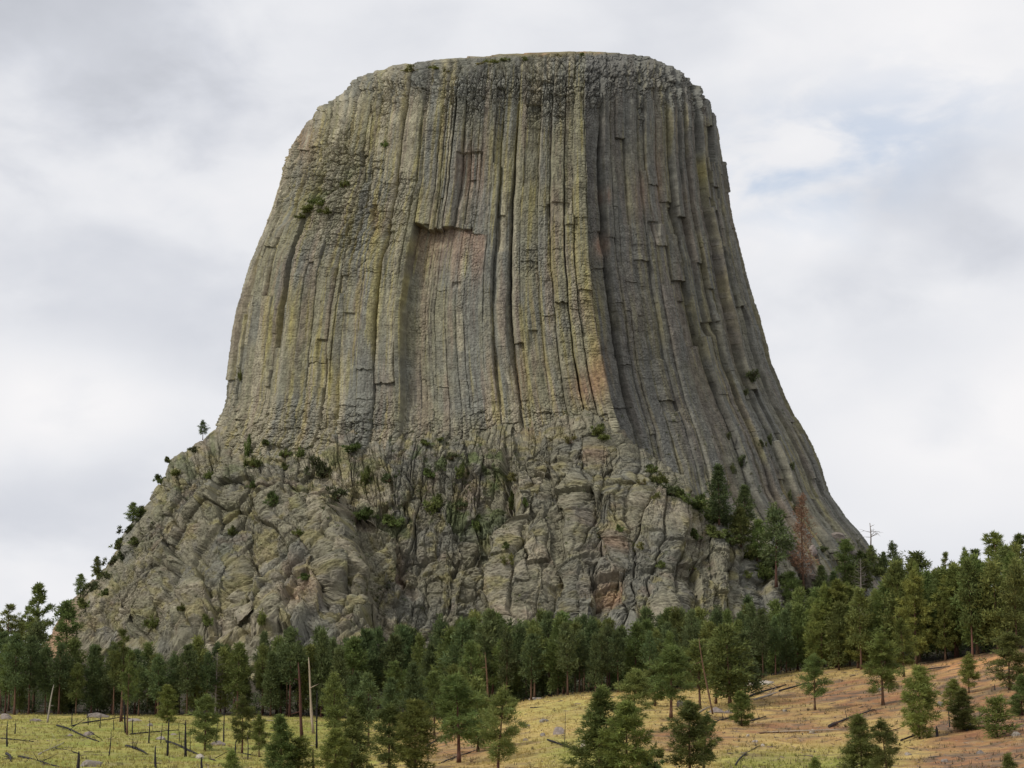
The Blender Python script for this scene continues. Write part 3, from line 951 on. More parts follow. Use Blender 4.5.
#@@OBJECTS@@
# ------------------------------------------------------------------ plants, wood and stones
def tube(pts, rad, sides=6, cap=True):
    pts = np.asarray(pts, float)
    n = len(pts)
    tg = np.gradient(pts, axis=0)
    tg /= np.maximum(np.linalg.norm(tg, axis=1, keepdims=True), 1e-9)
    ref = np.where(np.abs(tg[:, 2:3]) > 0.9, np.array([[1.0, 0, 0]]), np.array([[0, 0, 1.0]]))
    u = np.cross(tg, ref)
    u /= np.maximum(np.linalg.norm(u, axis=1, keepdims=True), 1e-9)
    v = np.cross(tg, u)
    ang = np.linspace(0, 2 * math.pi, sides, endpoint=False)
    ring = (np.cos(ang)[None, :, None] * u[:, None] + np.sin(ang)[None, :, None] * v[:, None]) * np.asarray(rad, float)[:, None, None]
    co = (pts[:, None] + ring).reshape(-1, 3)
    q = grid_quads(n, sides, wrap=True)
    co = np.concatenate([co, pts[:1], pts[-1:]])
    a = np.arange(sides)
    b = (a + 1) % sides
    t = np.concatenate([np.stack([b, a, np.full(sides, n * sides)], -1), np.stack([a + (n - 1) * sides, b + (n - 1) * sides, np.full(sides, n * sides + 1)], -1)])
    return co, q, t


class Geo:
    def __init__(self):
        self.co, self.q, self.t, self.n, self.c = [], [], [], 0, []

    def add(self, co, q=None, t=None, col=None):
        if q is not None and len(q):
            self.q.append(np.asarray(q) + self.n)
        if t is not None and len(t):
            self.t.append(np.asarray(t) + self.n)
        self.co.append(co)
        self.n += len(co)
        self.c.append(np.broadcast_to(np.array((.2, .2, .2)) if col is None else col, (len(co), 3)))

    def mesh(self, name, mat, smooth_=False):
        q = np.concatenate(self.q) if self.q else None
        t = np.concatenate(self.t) if self.t else None
        return mesh_from(name, np.concatenate(self.co), tris=t, quads=q, mat=mat, col=np.concatenate(self.c), smooth_=smooth_)


def leaf_cloud(rng, centres, radius, per, ln, wd, up, outward, col, flat=0.85, var=0.22, pom=1.0):
    """small needle sprays spread through the crown's volume"""
    C = np.repeat(np.asarray(centres), per, axis=0)
    R = np.repeat(np.asarray(radius), per)[:, None]
    n = len(C)
    off = rng.normal(size=(n, 3))
    off /= np.linalg.norm(off, axis=1, keepdims=True)
    rr = rng.rand(n, 1) ** 0.45
    off = off * rr * np.array([1, 1, flat])
    p = C + off * R * pom
    O = np.repeat(np.asarray(outward), per, axis=0)
    d = off * (1.0 if pom > .9 else 1.8) + O * 0.6 + np.array([0, 0, up]) + rng.normal(size=(n, 3)) * 0.45
    d /= np.linalg.norm(d, axis=1, keepdims=True)
    s = np.cross(d, rng.normal(size=(n, 3)))
    s /= np.maximum(np.linalg.norm(s, axis=1, keepdims=True), 1e-9)
    L = ln * rng.uniform(.6, 1.25, (n, 1))
    Wd = wd * rng.uniform(.7, 1.3, (n, 1))
    v = np.stack([p - s * Wd, p + s * Wd, p + d * L], 1).reshape(-1, 3)
    t = np.arange(3 * n).reshape(-1, 3)
    shade = np.repeat(1 + var * rng.uniform(-1, 1, len(centres)), per) * rng.uniform(.85, 1.15, n)
    warm = np.repeat(rng.uniform(0, 1, len(centres)), per)[:, None]
    c = (np.asarray(col) * (1 - 0.35 * warm) + np.asarray(col) * np.array([1.55, 1.2, 0.9]) * 0.35 * warm) * shade[:, None]
    return v, t, np.repeat(np.clip(c, 0.005, .6), 3, axis=0)


class Proto:
    """one thing with its parts at the origin; used first itself, then copied with every part"""
    def __init__(self, name, parts, height):
        self.name, self.parts, self.height, self.first = name, parts, height, None

    def place(self, loc, scale, rz, label, cat, group=None, tilt=(0, 0)):
        if self.first is None:
            r = root(self.name, loc, label, cat, group)
            self.first = r
            for nm, me in self.parts:
                link(nm, me, r)
        else:
            r = self.first.copy()
            COL.objects.link(r)
            for ch in self.first.children:
                c = ch.copy()
                COL.objects.link(c)
                c.parent = r
            r['label'] = label
            r['category'] = cat
            if group:
                r['group'] = group
            elif 'group' in r:
                del r['group']
        r.location = loc
        r.rotation_euler = (tilt[0], tilt[1], rz)
        r.scale = (scale[0], scale[0], scale[1]) if isinstance(scale, tuple) else (scale,) * 3
        return r


def pine(seed, H, bare, width, nbr, col, shape='round', per=16, ln=0.5, wd=0.10, clump=0.62, needles='crown', gaps=0.15, r0=None, bend=0.02, bark=None, stubs=6, pom=1.0):
    rng = np.random.RandomState(seed)
    tr = Geo()
    nz = 10
    z = np.linspace(0, 1, nz)
    bx = bend * H * (rng.normal() * z ** 2 + 0.3 * np.sin(z * 5 + rng.rand() * 6) * z)
    by = bend * H * (rng.normal() * z ** 2 + 0.3 * np.sin(z * 4 + rng.rand() * 6) * z)
    pts = np.stack([bx, by, z * H * 0.985], -1)
    r0 = r0 or 0.0165 * H
    rad = r0 * (1.0 - 0.93 * z ** 0.9) * np.where(z < .01, 1.35, 1)
    tr.add(*tube(pts, rad, 8))
    cent, cr, outw = [], [], []
    az = rng.rand() * 6
    for i in range(nbr):
        t = (i + rng.rand()) / nbr
        if rng.rand() < gaps:
            continue
        h = H * (bare + (0.985 - bare) * t)
        if shape == 'round':
            pr = (0.62 + 0.38 * min(1, t / 0.3)) * (1 - t ** 2.2) ** 0.62 * (1 - .18 * t)
        elif shape == 'cone':
            pr = (0.75 + .25 * min(1, t / .15)) * (1 - t) ** 0.7 + 0.05
        else:
            pr = (0.62 + .38 * min(1, t / .3)) * (1 - t ** 1.7) ** 0.75 + .05
        L = width * pr * rng.uniform(.55, 1.15)
        az += 2.4 + rng.normal() * .5
        el = math.radians(-10 + 52 * t ** 1.3 + rng.normal() * 14)
        b0 = np.array([np.interp(h, pts[:, 2], bx), np.interp(h, pts[:, 2], by), h])
        dr = np.array([math.cos(az) * math.cos(el), math.sin(az) * math.cos(el), math.sin(el)])
        f = np.linspace(0, 1, 4)
        bp = b0 + dr * L * f[:, None] + np.array([0, 0, 1]) * (0.16 * L * f[:, None] ** 2)
        rb = max(0.012 * H * 0.25 * (1 - t * .6), 0.02)
        tr.add(*tube(bp, rb * (1 - .75 * f), 4))
        k = 2 + int(L / (clump * 0.62))
        for j in range(k):
            g = 0.30 + 0.70 * (j + rng.rand() * .7) / k
            side = np.cross(dr, [0, 0, 1]) * rng.normal() * 0.26 * L * (0.4 + g * .6)
            cent.append(b0 + dr * L * g + np.array([0, 0, 0.22 * L * g * g + rng.normal() * .42 * clump]) + side)
            cr.append(clump * rng.uniform(.7, 1.25) * (1 - .3 * t))
            outw.append(dr)
    top = np.array([bx[-1], by[-1], H * 0.97])
    for j in range(6):
        cent.append(top + rng.normal(size=3) * np.array([.2, .2, .5]) - np.array([0, 0, .25 * j * clump]))
        cr.append(clump * .6)
        outw.append(np.array([0, 0, 1.0]))
    for i in range(stubs):      # dead lower branches
        h = H * bare * rng.uniform(.35, 1.0)
        a = rng.rand() * 6.28
        L = width * rng.uniform(.2, .5)
        b0 = np.array([np.interp(h, pts[:, 2], bx), np.interp(h, pts[:, 2], by), h])
        f = np.linspace(0, 1, 3)[:, None]
        bp = b0 + np.array([math.cos(a), math.sin(a), -0.15]) * L * f
        tr.add(*tube(bp, 0.03 * np.array([1, .7, .3]), 3))
    parts = [("trunk", tr.mesh("trunk", bark or M_BARK, True))]
    if needles:
        g = Geo()
        v, t, c = leaf_cloud(rng, cent, cr, per, ln, wd, 0.35, outw, col, pom=pom)
        g.add(v, None, t, c)
        parts.append(("crown", g.mesh("crown", M_NEEDLE)))
    return Proto("pine_tree", parts, H)


DARK = (0.100, 0.135, 0.056)
MIDG = (0.128, 0.162, 0.052)
BRIGHT = (0.155, 0.185, 0.052)
FOREST = [pine(1, 19, .36, 4.3, 48, DARK, 'round', 17, .80, .17, 1.15), pine(2, 20, .44, 4.0, 42, DARK, 'open', 17, .80, .17, 1.15, gaps=.25),
          pine(3, 18, .28, 4.4, 52, MIDG, 'round', 17, .80, .17, 1.15), pine(4, 21, .40, 4.2, 46, MIDG, 'open', 17, .80, .17, 1.2, gaps=.2),
          pine(5, 17, .18, 4.0, 56, DARK, 'cone', 17, .75, .16, 1.1), pine(6, 20, .34, 4.8, 44, DARK, 'round', 17, .85, .17, 1.25, gaps=.25, bend=.035),
          pine(7, 16, .14, 4.2, 54, MIDG, 'round', 17, .75, .16, 1.1)]
NEAR = [pine(21, 9, .17, 2.5, 50, MIDG, 'round', 34, .46, .046, .56, pom=.65, gaps=.14), pine(22, 9, .24, 2.3, 44, BRIGHT, 'round', 34, .46, .046, .56, gaps=.18, pom=.65),
        pine(23, 9, .04, 2.4, 62, MIDG, 'cone', 32, .46, .046, .54, stubs=0, pom=.65, gaps=.1), pine(24, 10, .26, 2.6, 44, MIDG, 'open', 34, .46, .046, .58, gaps=.22, bend=.04, pom=.6),
        pine(25, 9, .08, 2.6, 56, BRIGHT, 'round', 34, .46, .046, .56, gaps=.12, pom=.65), pine(26, 12, .30, 3.1, 50, MIDG, 'round', 34, .55, .056, .70, gaps=.18, pom=.65)]
SAPLING = [pine(31, 3.5, .05, 1.0, 34, BRIGHT, 'cone', 20, .30, .035, .34, stubs=0, gaps=.1), pine(32, 3.5, .10, 1.25, 30, BRIGHT, 'round', 20, .30, .035, .36, stubs=0)]
TALL = [pine(41, 22, .30, 4.6, 44, BRIGHT, 'open', 30, .75, .10, .85, gaps=.28, bend=.02, pom=.55), pine(42, 20, .38, 3.8, 36, MIDG, 'open', 28, .75, .10, .85, gaps=.34, bend=.03, pom=.55),
        pine(43, 20, .16, 5.0, 54, BRIGHT, 'round', 30, .75, .10, .95, gaps=.15, pom=.6), pine(44, 20, .24, 4.6, 48, BRIGHT, 'round', 30, .75, .10, .95, gaps=.2, pom=.6)]
RED = pine(51, 18, .18, 3.6, 60, (0.17, 0.092, 0.070), 'cone', 8, .6, .10, .95, gaps=.12)
GREYBARE = pine(52, 15, .25, 3.6, 110, DARK, 'round', needles=None, bark=M_GREYWOOD, gaps=.1)
RNG = np.random.RandomState(5)


def base_of(px, py):
    X, Y, Z = ground_at(px, py)
    return X, Y, Z - 0.12


LANES = []          # (px, top, base, half width) of each tree set by eye


def tree_at(proto, px, top, base, label, half=None, rz=None, lean=0.0, cat="pine tree", group=None, Y=None):
    if Y is None:
        X, Y, Z = base_of(px, base)
    else:
        X, _, _ = P(px, base, Y)
        X = float(X)
        Z = float(ground_z(X, Y)) - .12
    z2 = float(z_at(top, Y))
    sz = (z2 - Z) / proto.height
    sx = sz
    if half:
        sx = sz * half * 1.22
    o = proto.place((X, Y, Z), (sx, sz), RNG.rand() * 6.28 if rz is None else rz, label, cat, group, (0, lean))
    bx, by, _ = proj(np.array(X), np.array(Y), np.array(Z))
    LANES.append((px, top, float(by), 0.16 * (float(by) - top) * (half or 1), Y))
    return o


# ---- young and old pines that stand singly on the meadow, the knoll and the bare slope
for a in (
    # proto, px, top, base, label, width factor, lean
    (NEAR[0], 205, 696, 750, "young rounded pine standing alone among burnt poles, left one of the meadow pair", 1.05, 0),
    (NEAR[3], 242, 698, 753, "open-branched young pine standing alone in the green meadow, right one of the meadow pair", .95, 0),
    (NEAR[4], 167, 686, 724, "small bright green round-crowned pine at the meadow's forest edge", 1.1, 0),
    (NEAR[1], 259, 716, 757, "thin short pine just right of the meadow pair of pines", .85, 0),
    (NEAR[2], 281, 717, 772, "dense dark bushy pine at the lower edge beside the leaning bare trunks", 1.25, 0),
    (SAPLING[1], 299, 738, 772, "low bright bushy pine at the foot of the leaning bare trunks", 1.4, 0),
    (SAPLING[0], 232, 752, 776, "tip of a bright sapling at the lower edge below the meadow pair", 1.3, 0),
    (NEAR[4], 335, 730, 778, "broad bright pine at the lower edge, lowest of the clump right of the bare trunks", 1.2, 0),
    (NEAR[2], 352, 711, 776, "tallest bright pine of the clump right of the bare trunks", 1.25, 0),
    (NEAR[0], 389, 706, 772, "round pine between the bright clump and the edge of the knoll", 1.05, 0),
    (NEAR[4], 415, 702, 774, "wide full pine at the left foot of the straw-coloured knoll", 1.15, 0),
    (NEAR[5], 459, 677, 764, "tall pine with a clear lower trunk on the left side of the straw knoll", 1.25, 0),
    (FOREST[6], 478, 680, 752, "dark pine close behind the tall clear-trunked pine on the knoll's left side", 1.0, 0),
    (NEAR[3], 498, 692, 777, "ragged pine with irregular drooping branches at the knoll's lower left", 1.05, 0),
    (NEAR[2], 600, 690, 776, "dense cone-shaped pine of the clump at the knoll's lower middle", 1.3, 0),
    (NEAR[5], 634, 671, 733, "tallest pine of the clump right of the knoll's green patch, with open spreading limbs", 1.3, 0),
    (NEAR[4], 627, 704, 779, "broad low pine in front of the clump right of the knoll's green patch", 1.15, 0),
    (NEAR[5], 671, 648, 719, "dark straight pine with clear trunk at the left of the knoll-top stand", 1.35, 0),
    (NEAR[0], 655, 668, 707, "smaller dark pine left of the straight one on the knoll top", 1.2, 0),
    (FOREST[2], 700, 641, 709, "slim pine just left of the leaning dead trunk on the knoll top", 1.05, 0),
    (FOREST[6], 730, 627, 706, "largest dense pine of the stand on the knoll top", 1.2, 0),
    (FOREST[2], 716, 640, 704, "dense pine in the middle of the stand on the knoll top", 1.1, 0),
    (FOREST[4], 745, 634, 700, "pine at the right end of the stand on the knoll top", 1.1, 0),
    (NEAR[4], 742, 692, 727, "small leaning pine alone on the slope below the knoll-top stand", 1.25, .06),
    (NEAR[0], 690, 703, 778, "left of the twin bushy pines at the lower edge under the knoll-top stand", 1.25, 0),
    (NEAR[3], 704, 716, 776, "right of the twin bushy pines at the lower edge under the knoll-top stand", .95, 0),
    (SAPLING[0], 815, 759, 778, "tip of a tiny pine at the lower edge on the green patch", 1.4, 0),
    (NEAR[5], 815, 656, 711, "slim pine with double thin trunk at the left edge of the bare soil slope", 1.1, 0),
    (NEAR[1], 883, 636, 705, "tall slim pine with narrow crown in the middle of the bare soil slope", 1.15, 0),
    (TALL[3], 904, 620, 677, "dark-trunked spreading pine at the top edge of the bare soil slope", 1.05, 0),
    (NEAR[4], 919, 668, 739, "leaning bright pine with bushy tufts on the reddish slope", 1.05, .05),
    (NEAR[1], 969, 656, 694, "small open pine above the bright bushes on the orange slope", 1.2, 0),
    (NEAR[2], 964, 690, 731, "vivid green bushy young pine on the orange slope", 1.55, 0),
    (NEAR[4], 954, 680, 712, "bright bushy pine touching the vivid green one on the orange slope", 1.2, 0),
    (NEAR[0], 1010, 634, 691, "dark spreading pine on the orange slope close to the picture's right edge", 1.35, 0),
    (SAPLING[1], 997, 698, 736, "small round greyish-green pine on the lower reddish slope", 1.35, 0),
    (NEAR[2], 1022, 676, 716, "pine cut by the right edge of the picture on the orange slope", 1.3, 0),
    (NEAR[2], 862, 717, 777, "dense dark cone-shaped pine at the lower edge below the reddish slope", 1.4, 0),
    (NEAR[3], 887, 722, 779, "dull thin-crowned pine at the lower edge right beside the dense dark cone", 1.15, 0),
    (SAPLING[0], 1009, 756, 778, "tip of a tiny pine at the lower right corner", 1.4, 0),
):
    tree_at(a[0], a[1], a[2], a[3], a[4], a[5], None, a[6])

# ---- tall pines that stand out of the forest
for a in (
    (TALL[1], 121, 629, 722, "tall dark pine with a long bare trunk at the meadow's edge", .8),
    (TALL[1], 127, 650, 735, "slender bare-trunked pine beside the tallest one at the meadow's edge", .6),
):
    tree_at(a[0], a[1], a[2], a[3], a[4], a[5])
for pr, px, top, Y, label, wf in (
    (TALL[1], 5, 604, 600, "thin-crowned tall pine at the far left edge against the sky", 1.1),
    (TALL[0], 36, 584, 610, "tallest open-crowned pine on the left skyline", .95),
    (TALL[1], 24, 606, 640, "shorter pine close left of the tallest one on the left skyline", 1.0),
    (FOREST[2], 66, 602, 640, "pine in front of the reddish bank at the tower's left foot", .9),
    (TALL[0], 1000, 533, 470, "tallest skyline pine with a straight trunk on the right-hand rise", 1.05),
    (TALL[0], 1022, 535, 500, "tall open pine at the right picture edge on the skyline", .95),
    (TALL[1], 976, 549, 520, "thin gappy pine left of the tallest one on the right-hand rise", 1.05),
    (TALL[1], 949, 552, 560, "spindly pine with a bare pointed top on the right-hand skyline", .7),
    (TALL[3], 957, 566, 430, "dark twin-trunked pine on the right-hand rise", 1.15),
    (TALL[3], 935, 572, 470, "broad pine left of the twin-trunked one on the right-hand rise", 1.2),
    (FOREST[2], 916, 553, 640, "rounded dark pine on the skyline right of the tower's foot", 1.1),
    (FOREST[4], 898, 560, 660, "cone-shaped pine on the skyline just right of the tower's foot", 1.1),
    (TALL[2], 838, 582, 452, "large bright full-crowned pine at the left end of the right-hand wood", 1.15),
    (TALL[2], 822, 604, 448, "bright pine at the outer left corner of the right-hand wood", 1.0),
    (TALL[2], 858, 612, 440, "wide bright pine with low boughs left of centre in the right-hand wood", 1.1),
    (TALL[3], 880, 600, 440, "bright broad pine in the middle of the right-hand wood", 1.2),
    (TALL[2], 903, 578, 470, "high round-topped bright pine in the middle of the right-hand wood", 1.2),
    (TALL[3], 984, 588, 425, "pine with dense boughs in front of the tallest skyline pine", 1.0),
    (FOREST[1], 318, 630, 500, "pine with a reddish bare trunk above the pale leaning pole", .9),
    (FOREST[3], 352, 640, 478, "green pine with a long visible trunk right of the pale leaning pole", 1.0),
):
    Xg, _, _ = P(px, 690, Y)
    zb = float(ground_z(float(Xg), Y))
    _, pyb, _ = proj(np.array(float(Xg)), np.array(float(Y)), np.array(zb))
    tree_at(pr, px, top, float(pyb), label, wf, Y=Y)

# ---- the belt of forest below the tower: tree after tree from front to back
cover = np.zeros((H_, W_), np.float32)


def shade_cover(px, top, base, half, add):
    """share of the crown that is still open to view; then mark it as covered"""
    x0, x1 = int(max(0, px - half)), int(min(W_, px + half + 1))
    y1 = base - 0.30 * (base - top)
    y0_, y1_ = int(max(0, top)), int(min(H_, y1))
    if x1 <= x0 or y1_ <= y0_:
        return 0.0
    yy, xx = np.mgrid[y0_:y1_, x0:x1]
    m = np.abs(xx - px) < half * (0.35 + 0.65 * np.clip((yy - top) / max(1, (y1 - top) * .5), 0, 1))
    c = cover[y0_:y1_, x0:x1]
    free = float(((c < .9) & m).sum())
    if add:
        c[m] += 0.5
    return free


r2 = np.random.RandomState(9)
spill = []
for _ in range(900):
    if len(spill) >= 15:
        break
    bx, by = r2.uniform(333, 478), r2.uniform(719, 752)
    if by > np.interp(bx, [312, 340, 400, 440, 478], [735, 752, 752, 742, 722]):
        continue
    if any(abs(bx - a_) < 9 and abs(by - b_) < 9 for a_, b_ in spill):
        continue
    spill.append((bx, by))
for bx, by in sorted(spill, key=lambda p: -p[1]):
    X, Y, Z = base_of(bx, by)
    pr = FOREST[r2.choice([0, 2, 3, 4, 6, 6])]
    Hh = r2.uniform(48, 82) * Y / FPX
    s_ = Hh / pr.height
    pr.place((X, Y, Z), (s_ * .95, s_), r2.rand() * 6.28, "pine in the loose clump that spills down left of the straw knoll", "pine tree", "pines spilling down left of the knoll")
    LANES.append((bx, by - Hh * FPX / Y, by, 0.15 * Hh * FPX / Y, Y))
for px, top, base, half, Y in LANES:
    shade_cover(px, top, base, half, True)

SKY_X = [-40, 0, 50, 75, 130, 200, 260, 320, 345, 420, 480, 560, 600, 640, 700, 760, 790, 815, 840, 870, 900, 940, 1000, 1064]
SKY_Y = [622, 625, 634, 645, 652, 644, 641, 640, 634, 622, 616, 621, 625, 621, 612, 606, 600, 594, 588, 580, 566, 560, 556, 552]
FR_X = [-60, 420, 440, 560, 660, 720, 800, 812, 830, 900, 960, 1090]
FR_Y = [482, 482, 432, 412, 415, 430, 468, 462, 440, 425, 415, 402]
cand = []
r_ = np.random.RandomState(77)
pts_ = []
for _ in range(9000):
    q = r_.uniform(-30, 1054)
    y0 = np.interp(q, FR_X, FR_Y)
    y1 = np.interp(q, [-60, 60, 90, 480, 600, 700, 780, 830, 1090], [760, 700, 632, 628, 630, 640, 690, 780, 780])
    Y = y0 + (y1 - y0) * r_.rand() ** 1.35
    X = (q - 512) / FPX * Y
    dmin = 4.6
    if any((X - a) ** 2 + (Y - b) ** 2 < dmin * dmin for a, b in pts_):
        continue
    pts_.append((X, Y))
cand = sorted(pts_, key=lambda p: p[1])
n_forest = 0
for X, Y in cand:
    zg = float(ground_z(X, Y))
    bx, by, _ = proj(np.array(X), np.array(Y), np.array(zg))
    bx, by = float(bx), float(by)
    lim = np.interp(bx, SKY_X, SKY_Y) + r_.uniform(-11, 15)
    Hmax = float(z_at(lim, Y)) - zg
    Hh = min(r_.uniform(12.5, 24), Hmax)
    if Hh < 6.5:
        continue
    _, tp, _ = proj(np.array(X), np.array(Y), np.array(zg + Hh))
    tp = float(tp)
    half = 0.15 * (by - tp) + 1
    free = shade_cover(bx, tp, by, half, False)
    if free < 34 or n_forest >= 226:
        continue
    shade_cover(bx, tp, by, half, True)
    deep = Y - np.interp(bx, FR_X, FR_Y)
    pr = FOREST[r_.choice(7, p=[.2, .2, .12, .16, .08, .14, .10] if deep < 25 else [.08, .06, .22, .10, .16, .12, .26])]
    if 8 < deep < 70 and r_.rand() < .22:
        Hh = min(Hh, r_.uniform(6.5, 10))
        pr = FOREST[6]
    if bx > 810 and Y < 560:
        pr = (TALL[2], TALL[3], FOREST[2], FOREST[6])[r_.randint(4)]
    zone = int(np.interp(bx, [0, 250, 251, 470, 471, 650, 651, 800, 801, 1100], [0, 0, 1, 1, 2, 2, 3, 3, 4, 4]) + .5)
    place = ("crowded forest behind the burnt meadow", "crowded forest behind the leaning bare trunks",
             "crowded forest behind the straw-coloured knoll", "crowded forest behind the stand on the knoll top", "crowded wood on the right-hand rise")[zone]
    grp = ("pines behind the burnt meadow", "pines below the middle of the tower", "pines behind the straw knoll", "pines behind the knoll-top stand", "pines on the right-hand rise")[zone]
    s = Hh / pr.height
    pr.place((X, Y, zg - .15), (s * r_.uniform(.72, 1.1) * (1.0 if Hh > 12 else 1.25), s), r_.rand() * 6.28, "pine tree in the " + place, "pine tree", grp)
    n_forest += 1
print("forest pines", n_forest)

# ---- trees that grow out of the rock: the gully right of the rocky base and the left outline
def on_rock(px, py, back=0.0):
    ix, iy = int(round(px)), int(round(py))
    Y = DEPTH[max(iy - 1, 0):iy + 2, max(ix - 1, 0):ix + 2].min()
    X, _, Z = P(px, py, Y)
    if Y > 1e8:              # just beside the outline: take the nearest rock
        step = 1 if px < 500 else -1
        for k in range(1, 26):
            j = min(max(ix + step * k, 0), W_ - 1)
            if DEPTH[iy, j] < 1e8 and DEPTH[iy, min(j + 2 * step, W_ - 1)] < 1e8:
                px, Y = px + step * (k + 1.5), DEPTH[iy - 1:iy + 2, min(j, j + 2 * step):max(j, j + 2 * step) + 1].min()
                break
    if Y > 1e8:
        return ground_at(px, py)
    Yt = np.arange(300.0, Y, 1.0)
    Xt, _, Zt = P(np.full_like(Yt, px), np.full_like(Yt, py), Yt)
    hid = np.nonzero(Zt <= ground_z(Xt, Yt))[0]
    if len(hid):
        k = hid[0]
        return float(Xt[k]), float(Yt[k]), float(ground_z(Xt[k], Yt[k]))
    return float(X), float(Y) + back, float(Z)


def rock_tree(proto, px, top, base, label, wf=1.0, cat="pine tree", group=None, tilt=0.0):
    X, Y, Z = on_rock(px, base)
    Y -= 0.6
    h = (base - top) * Y / FPX
    s = h / proto.height
    proto.place((X, Y, Z - .5), (s * wf, s * 1.02), RNG.rand() * 6.28, label, cat, group, (0, tilt))


for a in (
    (FOREST[4], 719, 466, 524, "dark pointed pine, highest in the gully right of the rocky base", 1.15),
    (FOREST[4], 745, 486, 526, "dark rounded pine second down the gully right of the rocky base", 1.5),
    (FOREST[5], 776, 508, 586, "large dark pine low in the gully with its trunk showing", 1.15),
    (FOREST[6], 757, 520, 560, "dark bushy pine between the two larger ones in the gully", 1.4),
    (FOREST[6], 741, 508, 546, "bushy pine hugging the edge of the rocky base in the gully", 1.4),
    (FOREST[2], 845, 540, 585, "green pine on the talus right of the rust-red dead pine", 1.2),
    (FOREST[4], 822, 566, 600, "small pine in front of the talus below the rust-red dead pine", 1.3),
    (FOREST[5], 893, 543, 580, "small pine with an open crown on the skyline below the tower's right foot", 1.1),
    (FOREST[5], 203, 420, 439, "tiny dark pine alone on the upper left outline of the tower", 1.4),
    (FOREST[6], 163, 458, 469, "very small pine higher on the left outline, below the lone one", 1.5),
    (FOREST[6], 133, 502, 522, "upper bushy pine on the left outline of the rocky base", 1.7),
    (FOREST[4], 108, 540, 558, "lower bushy pine on the left outline of the rocky base", 1.5),
    (FOREST[6], 81, 574, 596, "dark pine at the lowest part of the left outline above the forest", 1.4),
    (FOREST[6], 97, 556, 574, "small pine between two others on the lower left outline", 1.3),
):
    rock_tree(*a)
for a in (
    (FOREST[6], 872, 545, 564, "small bushy pine at the skyline under the bare snag", 1.4),
    (FOREST[4], 884, 552, 576, "small pointed pine just right of the one under the bare snag", 1.3),
    (FOREST[6], 866, 560, 590, "bushy pine on the talus below the bare snag", 1.4),
    (FOREST[6], 850, 566, 598, "bushy pine on the lower talus left of the grey leafless tree", 1.4),
    (FOREST[4], 834, 572, 604, "pointed pine on the lower talus below the green one beside the red pine", 1.3),
    (FOREST[6], 790, 572, 606, "bushy pine at the end of the rocky base left of the red pine's foot", 1.4),
):
    rock_tree(*a)
rock_tree(RED, 803, 496, 588, "rust-red dead pine standing in the gully beside the tower's right foot", 1.0, "dead pine")
rock_tree(GREYBARE, 861, 558, 606, "grey leafless tree on the rise below the tower's right foot", 1.15, "dead tree")


# ---- bushes
def bush(seed, col, n=26, flat=.7, per=26, ln=.32, wd=.08):
    rng = np.random.RandomState(seed)
    cent, cr, ow = [], [], []
    st = Geo()
    lobes = [(rng.normal() * .55, rng.normal() * .4, rng.uniform(.45, 1.5)) for _ in range(5)]
    for i in range(n):
        lx, ly, lh = lobes[rng.randint(5)]
        h = rng.uniform(.05, 1.0) * lh
        c = np.array([lx + rng.normal() * .28, ly + rng.normal() * .28, h])
        cent.append(c)
        cr.append(rng.uniform(.12, .36))
        ow.append(c * .4 + rng.normal(size=3) * .3)
        if i % 3 == 0:
            st.add(*tube(np.array([[0, 0, 0], c * .55 + [0, 0, .05], c]), [.05, .03, .012], 4))
    g = Geo()
    v, t, c = leaf_cloud(rng, cent, cr, per, ln, wd, .3, ow, col, .9, .35)
    g.add(v, None, t, c)
    return Proto("bush", [("stem", st.mesh("stem", M_BARK, True)), ("foliage", g.mesh("foliage", M_NEEDLE))], 1.4)


BUSH = [bush(61, (0.098, 0.128, 0.042)), bush(62, (0.120, 0.148, 0.044), 30), bush(63, (0.085, 0.105, 0.048), 22), bush(64, (0.135, 0.140, 0.050), 20)]


def rock_bush(px, py, w_px, h_px, label, k, group=None):
    X, Y, Z = on_rock(px, py + h_px * .4)
    s = w_px * Y / FPX / 2.3
    sz = h_px * Y / FPX / 1.5
    BUSH[k % 4].place((X, Y - .1 * s, Z - .5 * sz), (s * 1.15, sz), RNG.rand() * 6.28, label, "bush", group)


for i, (px, py, w, h) in enumerate(((324, 457, 22, 26), (366, 470, 12, 20), (352, 445, 20, 9), (338, 486, 20, 18), (364, 511, 26, 13), (393, 517, 22, 13), (390, 473, 18, 12),
                                    (427, 441, 14, 6), (440, 438, 8, 4), (452, 452, 12, 10), (460, 466, 10, 16), (434, 499, 20, 20), (461, 501, 12, 11), (430, 470, 14, 10), (476, 519, 10, 18))):
    rock_bush(px, py, w, h, "dark bush on the ledges in the middle of the rocky base, below the alcove", 0 if i % 3 else 2, "bushes on the middle ledges of the rocky base")
for i, (px, py, w, h) in enumerate(((248, 440, 8, 26), (253, 458, 14, 14), (272, 494, 16, 16), (286, 450, 10, 10), (267, 441, 12, 6), (209, 471, 8, 10), (252, 482, 10, 8), (176, 470, 12, 7),
                                    (232, 528, 10, 10), (298, 530, 12, 8), (285, 464, 8, 8), (300, 448, 8, 12), (305, 574, 12, 8), (262, 612, 10, 16), (208, 617, 12, 12), (152, 617, 12, 14), (104, 590, 10, 8), (182, 605, 10, 8))):
    rock_bush(px, py, w, h, "green bush in a crack on the left half of the rocky base", 1 if i % 2 else 0, "bushes on the left half of the rocky base")
